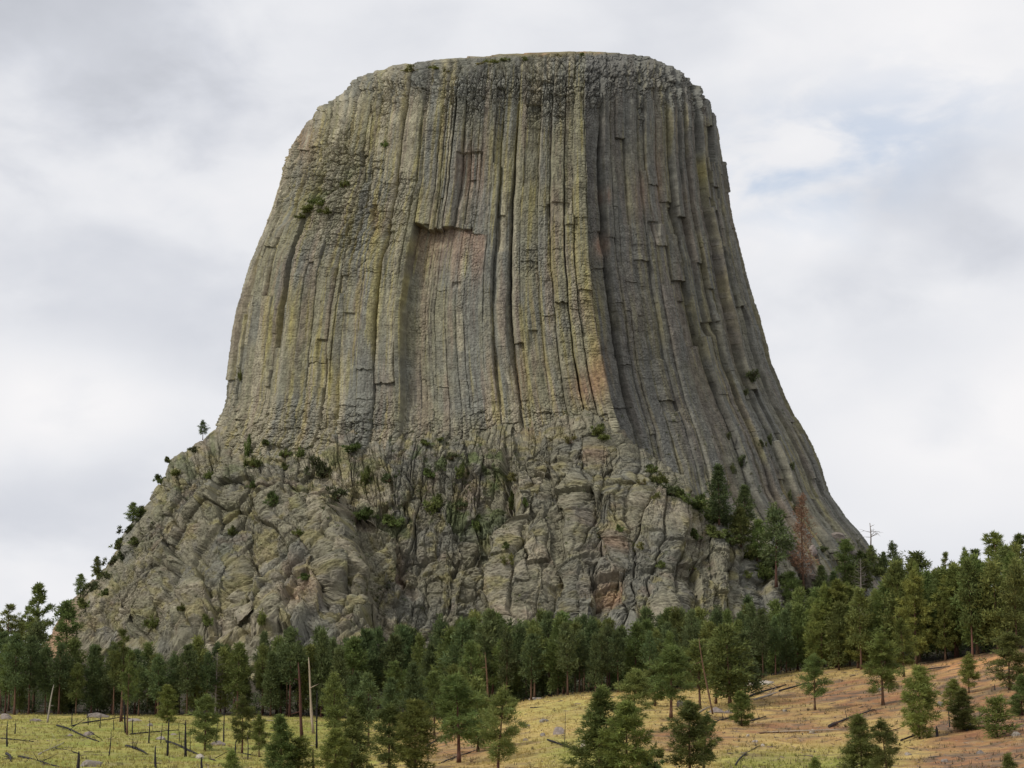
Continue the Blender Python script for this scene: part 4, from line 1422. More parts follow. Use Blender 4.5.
for i, (px, py, w, h) in enumerate(((160, 476, 12, 10), (148, 492, 12, 10), (140, 508, 14, 12), (128, 524, 18, 12), (118, 540, 14, 12), (112, 556, 16, 12), (100, 570, 14, 12), (92, 582, 16, 12), (84, 600, 14, 12), (122, 552, 10, 10), (168, 458, 8, 6), (193, 447, 10, 7), (134, 538, 12, 9), (108, 572, 10, 8))):
    rock_bush(px, py, w, h, "dark bush along the left outline of the rocky base against the sky", 2 if i % 2 else 0, "bushes along the left outline")
for i, (px, py, w, h) in enumerate(((505, 471, 16, 6), (514, 474, 10, 10), (512, 495, 8, 18), (507, 556, 10, 12), (525, 500, 8, 10), (570, 437, 10, 9), (506, 543, 8, 8), (655, 493, 8, 8), (695, 531, 12, 12), (642, 543, 8, 9), (661, 562, 10, 8), (693, 565, 8, 7), (748, 572, 9, 8), (641, 480, 8, 6), (620, 526, 8, 8))):
    rock_bush(px, py, w, h, "small bush on the cracked right half of the rocky base", 3 if i % 2 else 0, "bushes on the right half of the rocky base")
rock_bush(597, 426, 16, 12, "round bush on the peak of the right buttress of the rocky base", 0)
rock_bush(604, 435, 14, 7, "low bright bush just under the round one on the buttress peak", 1)
for i, (px, py, w, h) in enumerate(((651, 466, 16, 10), (660, 474, 14, 14), (672, 484, 18, 14), (684, 492, 20, 16), (695, 498, 24, 18), (708, 508, 26, 20), (722, 515, 24, 18), (736, 522, 18, 16), (716, 528, 22, 14), (760, 566, 20, 16), (788, 600, 20, 14), (730, 534, 20, 14), (748, 548, 24, 18), (764, 556, 22, 18), (780, 572, 24, 16), (792, 585, 22, 14), (808, 590, 20, 12), (838, 580, 18, 12), (850, 560, 20, 14), (862, 555, 18, 16), (875, 566, 20, 14), (880, 556, 16, 10), (822, 546, 12, 8), (815, 522, 9, 7), (830, 590, 16, 10))):
    rock_bush(px, py, w, h, "green bush in the leafy gully between the rocky base and the right columns", (0, 1, 2, 0)[i % 4], "bushes in the gully right of the rocky base")
for i, (px, py, w, h) in enumerate(((751, 370, 12, 15), (745, 389, 5, 8), (770, 434, 5, 14), (792, 462, 5, 10), (728, 432, 4, 10), (740, 455, 8, 14), (733, 464, 6, 12), (763, 440, 7, 9), (790, 490, 4, 14), (796, 505, 5, 10))):
    lab = ("roundest dark bush high on the right columns", None)[0 if i == 0 else 1]
    rock_bush(px, py, w, h, lab or "little dark bush rooted in a crack of the right columns", 2, None if i == 0 else "little bushes on the right columns")
for i, (px, py, w, h) in enumerate(((308, 206, 16, 8), (320, 199, 16, 9), (326, 208, 12, 8), (345, 180, 8, 10), (385, 141, 6, 8), (300, 214, 8, 6), (240, 370, 3, 14))):
    rock_bush(px, py, w, h, "green bush on the broken ledge of the tower's left shoulder", 1, "bushes on the left shoulder")
for i, (px, py, w, h) in enumerate(((414, 66, 11, 7), (434, 66, 8, 4), (447, 69, 6, 4), (492, 60, 12, 4), (478, 62, 8, 4), (525, 57, 6, 4), (560, 54, 5, 3), (582, 53, 6, 3), (404, 69, 9, 4), (505, 58, 8, 4))):
    rock_bush(px, py, w, h, "low green bush on the rim of the summit", 1 if i % 2 else 3, "bushes on the summit rim")


def ground_bush(px, py, w_px, h_px, label, k):
    X, Y, Z = base_of(px, py)
    BUSH[k].place((X, Y, Z), (w_px * Y / FPX / 2.3, h_px * Y / FPX / 1.5), RNG.rand() * 6.28, label, "bush")


ground_bush(655, 757, 20, 15, "low green bush between the two clumps at the knoll's lower edge", 1)
ground_bush(652, 772, 28, 16, "grey-green bush at the bottom edge between the two clumps", 0)
ground_bush(808, 690, 8, 6, "tiny green bush at the foot of the slim double-trunked pine", 3)
ground_bush(847, 728, 6, 5, "tiny green bush beside the dark brush on the soil slope", 3)
ground_bush(838, 664, 14, 12, "green bush under the right-hand wood's left end", 0)


# ---- dead wood
def log_mesh(name, L, r, seed, mat, branches=3, bend=.03, broken=True):
    rng = np.random.RandomState(seed)
    n = 9
    f = np.linspace(0, 1, n)
    pts = np.stack([f * L, bend * L * np.sin(f * 3 + rng.rand() * 3) * .6, 0.04 * L * bend * np.sin(f * 5)], -1)
    rad = r * (1 - .55 * f) * (1 + .12 * rng.normal(size=n))
    g = Geo()
    g.add(*tube(pts, rad, 7))
    for i in range(branches):
        k = rng.uniform(.3, .95)
        a = rng.uniform(0, 3.14)
        ln = rng.uniform(.03, .085) * L
        b0 = np.array([k * L, 0, 0])
        d = np.array([rng.uniform(.1, .8), math.cos(a), abs(math.sin(a))])
        ff = np.linspace(0, 1, 3)[:, None]
        g.add(*tube(b0 + d * ln * ff, r * .3 * np.array([1, .7, .25]), 4))
    return g.mesh(name, mat, True)


def fallen_log(x0, y0, x1, y1, r, label, mat, seed, branches=3):
    A_ = np.array(ground_at(x0, y0))
    B_ = np.array(ground_at(x1, y1))
    v = B_ - A_
    L = float(np.linalg.norm(v))
    o = link("fallen_log", log_mesh("fallen_log", L, r * .78, seed, mat, branches), label=label, category="fallen log")
    o.location = A_ + np.array([0, 0, r * .7])
    o.rotation_euler = Vector(v).to_track_quat('X', 'Z').to_euler()
    return o


for i, a in enumerate((
    (50, 727, 107, 743, .26, "long charred log sloping across the upper left of the green meadow", M_CHAR),
    (15, 757, 67, 768, .24, "charred log lying at the lower left corner of the meadow", M_CHAR),
    (160, 743, 224, 761, .26, "long dark log lying below the meadow's left pine", M_CHAR),
    (77, 727, 117, 718, .24, "dark log on the rise beside the stone outcrop at the meadow's edge", M_CHAR),
    (131, 735, 178, 731, .20, "thin dark log lying level in the middle of the left meadow", M_CHAR),
    (55, 749, 78, 754, .18, "short dark log near the left end of the meadow", M_CHAR),
    (126, 748, 147, 757, .28, "short thick charred log above the big boulder's right", M_CHAR),
    (0, 740, 34, 743, .18, "dark log reaching in from the left picture edge", M_CHAR),
    (5, 755, 12, 762, .30, "charred stub lying at the left picture edge", M_CHAR),
    (43, 754, 60, 743, .15, "thin greyish log pointing up the slope at the left of the meadow", M_GREYWOOD),
    (236, 752, 262, 757, .16, "dark log at the foot of the meadow's right pine", M_CHAR),
    (252, 720, 284, 721, .18, "grey log along the far edge of the meadow near the forest", M_GREYWOOD),
    (120, 719, 143, 722, .20, "dark log at the foot of the tall bare-trunked pine", M_CHAR),
    (546, 742, 582, 751, .20, "dark log below the big grey boulder on the straw knoll", M_CHAR),
    (530, 709, 577, 706, .15, "thin dark log across the upper part of the straw knoll", M_CHAR),
    (435, 769, 473, 751, .16, "thin dark log slanting at the knoll's lower left", M_CHAR),
    (429, 747, 454, 732, .22, "dark log slanting up beside the clear-trunked pine", M_CHAR),
    (752, 697, 784, 686, .34, "thick dark log, nearer end of the broken pile above the bare slope", M_CHAR),
    (755, 700, 780, 691, .26, "grey log lying against the thick dark one above the bare slope", M_GREYWOOD),
    (780, 692, 808, 684, .26, "dark log prolonging the broken pile up to the slim pine", M_CHAR),
    (742, 726, 764, 716, .24, "dark log at the foot of the small leaning pine", M_CHAR),
    (737, 765, 759, 748, .18, "dark thin log slanting down to the green patch at the bottom", M_CHAR),
    (760, 735, 800, 733, .20, "brown log lying level on the slope above the green patch", M_BARK),
    (768, 734, 843, 730, .20, "long pale-brown log lying level across the soil slope", M_PALEWOOD),
    (830, 728, 874, 712, .34, "thick dark log in the brush below the tall slim pine", M_CHAR),
    (902, 741, 925, 734, .20, "dark log at the foot of the leaning bright pine", M_CHAR),
    (968, 732, 985, 712, .18, "dark log right behind the vivid green young pine", M_CHAR),
    (918, 671, 950, 667, .18, "dark log along the top of the bare slope", M_CHAR),
    (880, 735, 900, 729, .18, "dull log lying left of the leaning bright pine", M_BARK),
    (716, 724, 732, 717, .22, "dark log left of the small leaning pine", M_CHAR),
    (700, 712, 712, 707, .2, "grey log under the knoll-top stand", M_GREYWOOD),
)):
    fallen_log(*a, seed=100 + i)


def post_mesh(H, r, seed, mat, stubs=2, tip=.45):
    rng = np.random.RandomState(seed)
    n = 8
    f = np.linspace(0, 1, n)
    pts = np.stack([.012 * H * np.sin(f * 4 + rng.rand() * 6), .012 * H * np.cos(f * 3 + rng.rand() * 6), f * H], -1)
    rad = r * (1 - (1 - tip) * f) * (1 + .1 * rng.normal(size=n))
    rad[-1] *= .35
    g = Geo()
    g.add(*tube(pts, rad, 7))
    for i in range(stubs):
        k = rng.uniform(.35, .92)
        a = rng.rand() * 6.28
        ln = rng.uniform(.05, .14) * H
        ff = np.linspace(0, 1, 3)[:, None]
        g.add(*tube(np.array([0, 0, k * H]) + np.array([math.cos(a), math.sin(a), rng.uniform(-.2, .5)]) * ln * ff, r * .35 * np.array([1, .7, .25]), 4))
    return g.mesh("burnt_pole", mat, True)


def pole(px, top, base, r, label, mat, seed, lean=0.0, stubs=2, name="burnt_pole", cat="burnt trunk", group=None):
    X, Y, Z = base_of(px, base)
    h = float(z_at(top, Y)) - Z
    o = link(name, post_mesh(h, r, seed, mat, stubs), label=label, category=cat)
    if group:
        o['group'] = group
    o.location = (X, Y, Z)
    o.rotation_euler = (RNG.normal() * .05, lean + RNG.normal() * .06, RNG.rand() * 6)
    return o


for i, a in enumerate((
    (7, 721, 746, .16, "burnt pole nearest the left picture edge"), (109, 731, 757, .11, "thin burnt pole left of the bare-trunked tall pines"),
    (126, 692, 734, .20, "thick black burnt trunk at the foot of the tall bare-trunked pines"), (132, 718, 734, .14, "short burnt pole right of the thick black trunk"),
    (149, 718, 744, .14, "burnt pole halfway between the thick black trunk and the small round pine"), (168, 719, 757, .18, "tall burnt pole below the small round-crowned pine"),
    (185, 720, 758, .22, "thickest burnt pole, just left of the meadow's left pine"), (156, 745, 770, .18, "burnt pole at the lower edge below the meadow's small round pine"),
    (78, 751, 772, .26, "black stump beside the big boulder at the bottom of the meadow"), (202, 757, 773, .22, "black stump at the lower edge below the meadow's left pine"),
    (224, 708, 742, .14, "burnt pole between the two pines of the meadow pair"), (235, 739, 754, .14, "short burnt pole touching the meadow's right pine"),
    (180, 723, 744, .09, "thinnest burnt pole left of the thickest one"), (161, 723, 744, .09, "thin burnt pole close left of the tall burnt pole"),
    (100, 716, 728, .14, "short burnt stub on the stone outcrop at the meadow's edge"), (72, 712, 726, .14, "short burnt stub left of the stone outcrop"),
    (114, 719, 730, .12, "short burnt stub right of the stone outcrop"), (88, 712, 726, .13, "short burnt stub behind the stone outcrop"),
    (15, 722, 734, .14, "short burnt stub near the left edge at the forest's foot"), (217, 722, 742, .10, "thin burnt pole left of the boulder between the meadow pair"),
    (248, 735, 759, .10, "thin burnt pole right behind the meadow's right pine"), (564, 711, 744, .07, "thin dark sapling stem beside the big grey boulder on the knoll"),
    (428, 735, 761, .09, "thin dark stem left of the clear-trunked pine on the knoll"), (950, 708, 728, .12, "charred stump left of the vivid green young pine"),
    (937, 726, 738, .25, "charred stump at the foot of the leaning bright pine"), (910, 686, 694, .14, "short charred stump on the orange slope"), (995, 684, 692, .14, "short grey stump left of the dark spreading pine on the orange slope"),
)):
    pole(*a, M_CHAR, 200 + i)
pole(47, 684, 723, .22, "pale leaning dead trunk at the left forest edge", M_GREYWOOD, 301, -.0, 1, "bare_snag", "dead tree").rotation_euler = (0, .14, 0)
pole(314, 657, 735, .30, "pale barkless trunk leaning right in the gap of the forest", M_PALEWOOD, 302, 0, 1, "bare_snag", "dead tree").rotation_euler = (0, -.10, 0)
pole(303, 662, 740, .33, "brown bare trunk beside the pale leaning one", M_BARK, 303, 0, 4, "bare_snag", "dead tree").rotation_euler = (0, -.09, 0)
pole(317, 690, 749, .20, "dark straight trunk in front of the pale leaning one", M_CHAR, 304, 0, 3, "bare_snag", "dead tree")
pole(313, 748, 772, .18, "short broken pole at the lower edge below the leaning trunks", M_BARK, 305, 0, 1, "bare_snag", "dead tree")
pole(712, 637, 714, .20, "leaning dead trunk in the stand on the knoll top", M_BARK, 306, 0, 2, "bare_snag", "dead tree").rotation_euler = (0, -.15, 0)
pole(534, 630, 695, .36, "thick reddish dead trunk behind the crest of the straw knoll", M_BARK, 307, 0, 8, "bare_snag", "dead tree")
pole(414, 668, 712, .32, "reddish broken trunk among grey brush in the middle of the forest", M_BARK, 308, 0, 3, "bare_snag", "dead tree")
pole(488, 652, 712, .26, "grey-brown dead trunk in the forest left of the knoll", M_BARK, 309, 0, 6, "bare_snag", "dead tree")

for px, top, base, label in ((466, 632, 702, "grey leafless tree in the forest left of the knoll's crest"), (402, 668, 712, "grey leafless brushy tree beside the reddish broken trunk"),
                             (521, 640, 700, "grey leafless tree touching the thick reddish dead trunk"), (215, 652, 716, "grey leafless tree in the forest above the meadow pair"),
                             (364, 656, 714, "grey leafless tree in the forest right of the pale leaning trunk"), (449, 640, 706, "grey-brown leafless tree left of the knoll, deep in the forest"),
                             (890, 580, 650, "grey leafless tree showing through the right-hand wood")):
    tree_at(GREYBARE, px, top, base, label, .95, cat="dead tree")

# the bare snag on the right skyline and the bleached brush by the right edge
def snag(H, seed, n, spread, mat, name):
    rng = np.random.RandomState(seed)
    g = Geo()
    f = np.linspace(0, 1, 7)
    g.add(*tube(np.stack([.03 * H * np.sin(f * 3), 0 * f, f * H], -1), .035 * H * (1 - .6 * f), 7))
    for i in range(n):
        k = rng.uniform(.45, 1.0)
        a = rng.rand() * 6.28
        L = spread * H * rng.uniform(.4, 1.0)
        ff = np.linspace(0, 1, 5)[:, None]
        d = np.array([math.cos(a), math.sin(a) * .8, rng.uniform(-.05, .55)])
        p = np.array([.03 * H * math.sin(k * 3), 0, k * H]) + d * L * ff + rng.normal(size=(5, 3)) * .04 * L * ff
        g.add(*tube(p, .014 * H * (1 - .8 * ff[:, 0]), 5))
        for j in range(3):
            q = p[rng.randint(2, 5)]
            d2 = d + rng.normal(size=3) * .6
            g.add(*tube(q + d2 * L * .3 * ff, .006 * H * (1 - .8 * ff[:, 0]), 3))
    return g.mesh(name, mat, True)


X, Y, Z = on_rock(870, 548)
o = link("dead_tree", snag(26 * Y / FPX, 9, 9, .42, M_GREYWOOD, "dead_tree"), label="bare snag with crooked arms against the sky at the tower's right foot", category="dead tree")
o.location = (X, Y - 1, Z - .5)
for i, (px, py, h, label) in enumerate(((1003, 647, 20, "bleached bare branches heaped above the orange bank"), (990, 650, 14, "smaller bleached bare branches left of the heap above the orange bank"), (1016, 640, 16, "bleached branches at the right edge above the orange bank"))):
    X, Y, Z = base_of(px, py)
    o = link("dead_shrub", snag(h * Y / FPX, 20 + i, 22, .9, M_GREYWOOD, "dead_shrub"), label=label, category="dead shrub")
    o.location = (X, Y, Z - h * Y / FPX * .3)
for i, (px, py, h, label) in enumerate(((838, 728, 9, "dark brushwood around the thick log below the tall slim pine"), (876, 716, 9, "dark brushwood at the foot of the tall slim pine"), (855, 722, 10, "dark brushwood in the middle of the soil slope"),
                                        (800, 742, 6, "grey brushwood above the green patch on the slope"), (470, 765, 10, "brown brushwood under the ragged pine at the knoll's lower left"), (530, 768, 7, "dark brushwood at the bottom edge right of the ragged pine"),
                                        (670, 752, 8, "dark brushwood right of the low green bush on the slope"))):
    X, Y, Z = base_of(px, py)
    o = link("dead_shrub", snag(h * Y / FPX, 40 + i, 26, 1.3, M_BARK if i != 3 else M_GREYWOOD, "dead_shrub"), label=label, category="dead shrub")
    o.location = (X, Y, Z - h * Y / FPX * .4)


# ---- stones
def stone_mesh(seed, name, mat):
    rng = np.random.RandomState(seed)
    import bmesh
    bm = bmesh.new()
    bmesh.ops.create_icosphere(bm, subdivisions=3, radius=1)
    planes = rng.normal(size=(11, 3))
    planes[:, 2] = np.abs(planes[:, 2]) * rng.choice([1, 1, -.3], 11)
    planes /= np.linalg.norm(planes, axis=1, keepdims=True)
    offs = rng.uniform(.62, .9, 11)
    for v in bm.verts:
        p = np.array(v.co)
        for q, o_ in zip(planes, offs):
            e = p @ q - o_
            if e > 0:
                p = p - q * e
        v.co = p * (1 + .03 * rng.normal())
    me = bpy.data.meshes.new(name)
    bm.to_mesh(me)
    bm.free()
    me.materials.append(mat)
    return me


for i, (px, py, w, h, label, mat) in enumerate((
    (90, 766, 27, 13, "big brownish boulder at the bottom of the left meadow", M_STONE), (217, 746, 17, 9, "grey boulder between the two pines of the meadow pair", M_STONE),
    (160, 740, 12, 6, "flat grey boulder below the small round-crowned pine", M_STONE), (135, 722, 16, 6, "flat dark boulder at the foot of the tall bare-trunked pine", M_STONE),
    (89, 735, 11, 6, "pale brown boulder above the long charred log", M_STONE), (200, 759, 11, 8, "pale rounded boulder below the meadow's left pine", M_PALESTONE),
    (97, 718, 24, 7, "low grey stone outcrop at the meadow's forest edge", M_STONE), (150, 726, 8, 5, "small grey boulder behind the burnt poles", M_STONE),
    (70, 735, 7, 4, "small boulder on the upper part of the left meadow", M_STONE), (174, 736, 7, 4, "small grey boulder right of the flat one in the meadow", M_STONE),
    (5, 719, 14, 8, "grey boulder at the left picture edge under the forest", M_STONE), (35, 722, 12, 5, "low grey boulder left of the pale leaning dead trunk", M_STONE),
    (559, 733, 15, 11, "big grey boulder on the straw knoll", M_STONE), (544, 722, 11, 5, "flat grey boulder above the big one on the knoll", M_STONE),
    (584, 748, 9, 13, "upright pale boulder beside the clump on the knoll", M_PALESTONE), (543, 735, 8, 5, "small grey boulder left of the big one on the knoll", M_STONE),
    (527, 726, 7, 4, "small flat stone left on the straw knoll", M_STONE), (578, 704, 8, 3, "flat stone near the top right of the straw knoll", M_STONE),
    (536, 700, 17, 4, "whitish flat stone at the crest of the straw knoll", M_PALESTONE), (525, 741, 7, 4, "dark small stone lower left on the straw knoll", M_STONE),
    (752, 686, 13, 11, "pale block at the foot of the knoll-top stand's right end", M_PALESTONE), (767, 685, 17, 6, "flat pale stone right of the pale block", M_PALESTONE),
    (716, 712, 18, 9, "grey boulder under the leaning dead trunk", M_STONE), (681, 707, 13, 10, "dark boulder at the foot of the straight dark pine", M_STONE),
    (729, 713, 10, 6, "grey boulder right of the leaning dead trunk's foot", M_STONE), (755, 743, 7, 5, "small white stone on the soil slope", M_PALESTONE),
    (763, 748, 6, 4, "small pale stone below the small white one", M_PALESTONE), (748, 738, 5, 4, "tiny pale stone left of the small white one", M_PALESTONE),
    (812, 732, 8, 5, "pale stone at the end of the long pale-brown log", M_PALESTONE), (941, 706, 9, 8, "ochre stone left of the bright bushes on the orange slope", M_STONE),
    (1016, 736, 12, 7, "pale stone near the right edge on the reddish slope", M_STONE), (860, 748, 6, 4, "small grey stone on the lower slope", M_STONE),
    (980, 752, 10, 5, "grey stone on the slope in the lower right corner", M_STONE), (945, 760, 9, 5, "grey stone at the bottom of the reddish slope", M_STONE),
    (908, 754, 8, 5, "small stone right of the thin-crowned pine at the bottom", M_STONE), (1003, 722, 7, 4, "small stone below the cut-off pine on the reddish slope", M_STONE),
    (925, 697, 6, 4, "small stone on the orange soil left of the bright bushes", M_STONE), (880, 690, 6, 4, "small stone in the upper soil slope", M_STONE),
    (785, 712, 6, 4, "small grey stone on the slope below the broken log pile", M_STONE),
)):
    X, Y, Z = base_of(px, py)
    w, h = w * .85, h * .85
    s = w * Y / FPX / 1.65
    o = link("boulder", stone_mesh(500 + i, "boulder", mat), label=label, category="boulder")
    o.location = (X, Y, Z + .12)
    o.scale = (s, s * .8, h * Y / FPX / 1.3)
    o.rotation_euler = (0, 0, RNG.rand() * 6.28 if w / h < 1.6 else RNG.uniform(-.4, .4))

# talus blocks below the right columns
for i, (px, py, w, h, label) in enumerate(((838, 536, 16, 8, "pale slab in the talus right of the rust-red dead pine"), (826, 545, 10, 8, "grey block under the pale slab in the talus"), (812, 548, 9, 9, "grey rounded block near the rust-red dead pine's trunk"),
                                           (855, 553, 12, 6, "pale flat block high on the talus near the skyline"), (800, 598, 16, 8, "grey pile-like block below the rust-red dead pine"), (816, 577, 22, 6, "yellowish flat block in the talus behind the red pine's trunk"),
                                           (846, 546, 8, 6, "small block right of the pale slab in the talus"), (790, 590, 10, 6, "brownish block at the end of the rocky base"), (722, 512, 14, 5, "pale flat block on the gully edge of the rocky base"))):
    X, Y, Z = on_rock(px, py)
    s = w * Y / FPX / 1.65
    o = link("talus_block", stone_mesh(700 + i, "talus_block", M_STONE), label=label.replace('pale ', 'grey ').replace('yellowish ', ''), category="boulder")
    o.location = (X, Y - .3 * s, Z)
    o.location.z -= .35 * h * Y / FPX
    o.scale = (s, s * .8, h * Y / FPX / 1.3)
    o.rotation_euler = (0, .25, RNG.uniform(-.5, .5))


# ---- grass and litter: what nobody could count
def scatter(name, label, n, seed, kind, mat, colfun, size, keep):
    rng = np.random.RandomState(seed)
    px = rng.uniform(-60, 1084, n)
    Yr = 200 + (640 - 200) * rng.rand(n) ** 1.15
    X = (px - 512) / FPX * Yr
    Z = ground_z(X, Yr)
    qx, qy, _ = proj(X, Yr, Z)
    ok = keep(qx, qy, Yr, X)
    X, Y, Z, qx, qy = X[ok], Yr[ok], Z[ok], qx[ok], qy[ok]
    m = len(X)
    if kind == 'blade':
        k = 4
        B_ = np.repeat(np.stack([X, Y, Z - .03], -1), k, axis=0) + rng.normal(size=(m * k, 3)) * np.array([.13, .13, 0])
        a = rng.rand(m * k) * 6.28
        h = size * rng.uniform(.5, 1.3, m * k)
        wd = .035 + .03 * rng.rand(m * k)
        s = np.stack([np.cos(a), np.sin(a), 0 * a], -1) * wd[:, None]
        tip = B_ + np.stack([rng.normal(size=m * k) * .35 * h, rng.normal(size=m * k) * .35 * h, h], -1)
        v = np.stack([B_ - s, B_ + s, tip], 1).reshape(-1, 3)
        c = np.repeat(np.repeat(colfun(rng, qx, qy, X, Y), k, axis=0), 3, axis=0)
        me = mesh_from(name, v, tris=np.arange(len(v)).reshape(-1, 3), mat=mat, col=c)
    else:
        oct_ = np.array([[1, 0, 0], [0, 1, 0], [-1, 0, 0], [0, -1, 0], [0, 0, 1], [0, 0, -.4]], float)
        f = np.array([[0, 1, 4], [1, 2, 4], [2, 3, 4], [3, 0, 4], [1, 0, 5], [2, 1, 5], [3, 2, 5], [0, 3, 5]])
        sc = size * rng.uniform(.4, 1.3, (m, 1, 3)) * np.array([1, 1, .6])
        v = (np.stack([X, Y, Z], -1)[:, None] + oct_[None] * sc * rng.uniform(.7, 1.3, (m, 6, 1))).reshape(-1, 3)
        t = (f[None] + 6 * np.arange(m)[:, None, None]).reshape(-1, 3)
        c = np.repeat(colfun(rng, qx, qy, X, Y), 6, axis=0)
        me = mesh_from(name, v, tris=t, mat=mat, col=c)
    link(name, me, kind="stuff", label=label)


def front_of(px):
    return np.interp(px, FR_X, FR_Y)


def grass_col(rng, qx, qy, X, Y):
    g = np.clip(smooth(470, 330, qx) * .6 + np.exp(-((qx - 595) / 60) ** 2 - ((qy - 752) / 20) ** 2) + smooth(690, 740, qx) * smooth(930, 840, qx) * smooth(738, 764, qy) + .5 * fbm(X / 8, Y / 8, 21, 3), 0, 1)[:, None]
    c = np.array([.45, .335, .125]) * (1 - g) + np.array([.215, .235, .052]) * g
    sm = np.clip(soil_places(qx, qy), 0, 1)[:, None]
    c = c * (1 - .75 * sm) + np.array([.23, .145, .08]) * .75 * sm
    return c * rng.uniform(.7, 1.2, (len(X), 1))


scatter("meadow_grass", "short green and straw-coloured grass on the meadow and knoll", 62000, 901, 'blade', M_GRASS, grass_col, .42,
        lambda px, py, Y, X: (Y < front_of(px) + 12) & (fbm(X / 4, Y / 4, 31, 3) > -.25 + .55 * soil_places(px, py)) & ~((px > 880) & (fbm(X / 3, Y / 3, 33, 2) < .1)))
scatter("loose_stones", "small loose stones and wood litter scattered over the soil slope", 5200, 902, 'stone', M_GROUND,
        lambda rng, qx, qy, X, Y: np.array([.30, .22, .16]) * rng.uniform(.35, 1.25, (len(X), 1)), .16,
        lambda px, py, Y, X: (Y < front_of(px) + 10) & ((px > 690) | (fbm(X / 6, Y / 6, 35, 2) > .25)))


def sticks(n, seed):
    rng = np.random.RandomState(seed)
    px = rng.uniform(-40, 1064, n)
    Yr = 205 + 260 * rng.rand(n)
    X = (px - 512) / FPX * Yr
    Z = ground_z(X, Yr)
    qx, qy, _ = proj(X, Yr, Z)
    ok = (Yr < front_of(qx) + 8) & (fbm(X / 9, Yr / 9, 37, 3) + .45 * smooth(640, 760, qx) + .2 * smooth(730, 765, qy) > .18)
    g = Geo()
    for x, y, z in zip(X[ok], Yr[ok], Z[ok]):
        L = rng.uniform(.5, 2.2)
        a = rng.rand() * 3.14
        d = np.array([math.cos(a), math.sin(a), rng.uniform(-.05, .35)]) * L
        p = np.array([x, y, z + .05])
        tone = np.array([.16, .125, .10]) * rng.uniform(.35, 1.7)
        co, q, t = tube(np.stack([p - d * .5, p + rng.normal(size=3) * .05, p + d * .5]), np.array([.05, .06, .025]) * rng.uniform(.7, 1.6), 4)
        g.add(co, q, t, tone)
    me = g.mesh("fallen_twigs", M_GROUND)
    link("fallen_twigs", me, kind="stuff", label="grey and dark fallen twigs strewn over the slopes")


sticks(1500, 903)


def low_brush_col(rng, qx, qy, X, Y):
    k = rng.rand(len(X), 1)
    return (np.array([.085, .085, .035]) * k + np.array([.15, .105, .07]) * (1 - k)) * rng.uniform(.6, 1.3, (len(X), 1))


scatter("low_brush", "low dark brush and weeds spread in patches over the slopes", 15000, 904, 'blade', M_GRASS, low_brush_col, .55,
        lambda px, py, Y, X: (Y < front_of(px) + 14) & (fbm(X / 3, Y / 2.2, 78, 4) + .18 * smooth(680, 800, px) > .22))


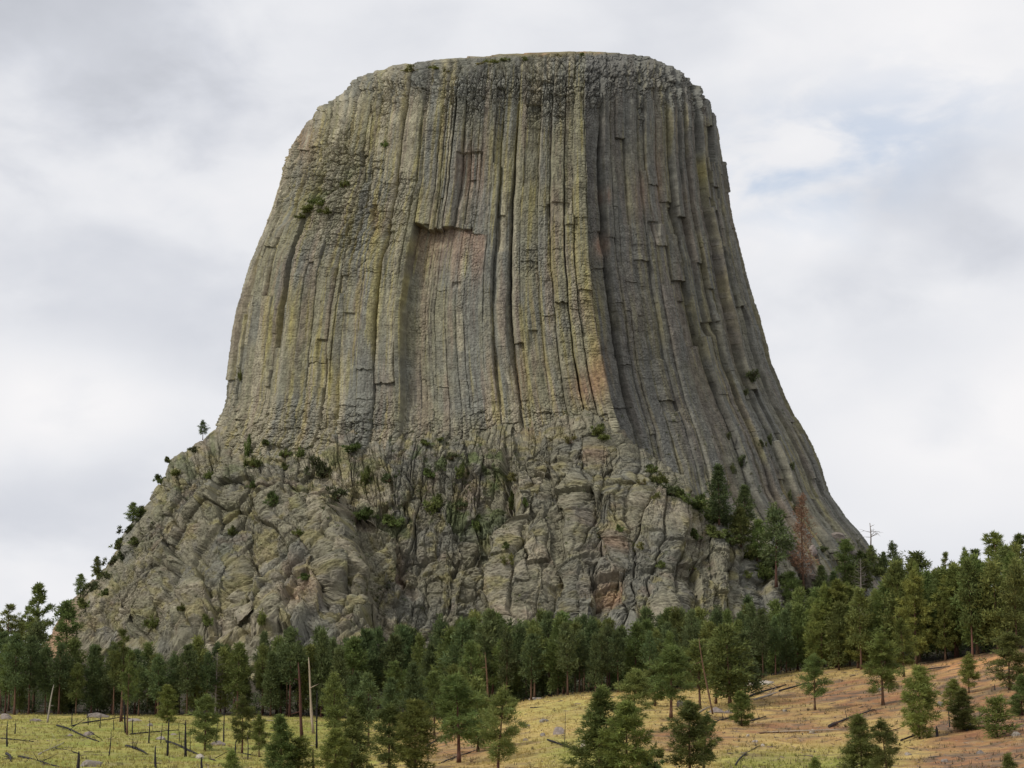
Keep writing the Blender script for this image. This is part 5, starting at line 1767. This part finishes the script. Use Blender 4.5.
def ledge_growth(n, seed):
    """weeds, juniper and grass in the cracks and on the ledges of the rocky base"""
    rng = np.random.RandomState(seed)
    px, py = rng.uniform(70, 900, n), rng.uniform(405, 640, n)
    w = np.exp(-((px - 430) / 75) ** 2 - ((py - 475) / 38) ** 2) * .9
    w = np.maximum(w, np.exp(-((px - 345) / 40) ** 2 - ((py - 480) / 36) ** 2) * .8)
    w = np.maximum(w, np.exp(-((px - 385) / 40) ** 2 - ((py - 600) / 40) ** 2) * .7)
    w = np.maximum(w, np.exp(-((px - 508) / 16) ** 2 - ((py - 530) / 60) ** 2) * .45)
    line = np.interp(px, [640, 700, 760, 800, 900], [462, 512, 560, 590, 610])
    w = np.maximum(w, np.exp(-((py - line + 8) / 15) ** 2) * smooth(638, 655, px) * .9)
    w = np.maximum(w, smooth(770, 800, px) * smooth(520, 560, py + (px - 800) * .1) * .8)
    edge_x = np.interp(py, BXL[:, 1] * 0 + BXL[:, 0], BXL[:, 1])
    w = np.maximum(w, np.exp(-((px - edge_x - 12) / 15) ** 2) * smooth(425, 460, py) * .85)
    w = np.maximum(w, .10)
    ok = rng.rand(n) < w
    crack = fbm(px / 9, py / 13, 240, 3)
    ok &= crack > .22 - .30 * w
    px, py = px[ok], py[ok]
    Y = DEPTH[py.astype(int), px.astype(int)]
    g = Y < 1e8
    px, py, Y = px[g], py[g], Y[g]
    X, _, Z = P(px, py, Y)
    C = np.stack([X, Y - .2, Z + .1], -1)
    G = Geo()
    green = rng.rand(len(C))
    for lo, hi, col in ((0, .4, (.085, .115, .036)), (.4, .75, (.068, .09, .04)), (.75, 1.01, (.13, .135, .05))):
        m = (green >= lo) & (green < hi)
        v, t, c = leaf_cloud(rng, C[m], rng.uniform(.3, .95, m.sum()), 16, .5, .11, .4, np.zeros((m.sum(), 3)), col, .8, .3)
        G.add(v, None, t, c)
    link("ledge_undergrowth", G.mesh("ledge_undergrowth", M_NEEDLE), kind="stuff", label="green undergrowth in the cracks and ledges of the rock")


ledge_growth(22000, 905)


def forest_undergrowth(n, seed):
    rng = np.random.RandomState(seed)
    q = rng.uniform(-60, 1084, n)
    Y = np.interp(q, FR_X, FR_Y) + 9 + 95 * rng.rand(n)
    X = (q - 512) / FPX * Y
    Z = ground_z(X, Y)
    ok = fbm(X / 14, Y / 9, 250, 2) > -.25
    X, Y, Z = X[ok], Y[ok], Z[ok]
    k = 3
    C = np.repeat(np.stack([X, Y, Z], -1), k, axis=0) + rng.normal(size=(len(X) * k, 3)) * np.array([.7, .7, 0]) + np.array([0, 0, 1.0]) * (rng.rand(len(X) * k, 1) ** 1.3 * 2.6)
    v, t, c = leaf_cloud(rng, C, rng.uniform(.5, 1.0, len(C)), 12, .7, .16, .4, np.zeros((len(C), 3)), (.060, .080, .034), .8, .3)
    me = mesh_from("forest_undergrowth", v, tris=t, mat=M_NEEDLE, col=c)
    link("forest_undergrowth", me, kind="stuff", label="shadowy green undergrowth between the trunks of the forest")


forest_undergrowth(1900, 906)
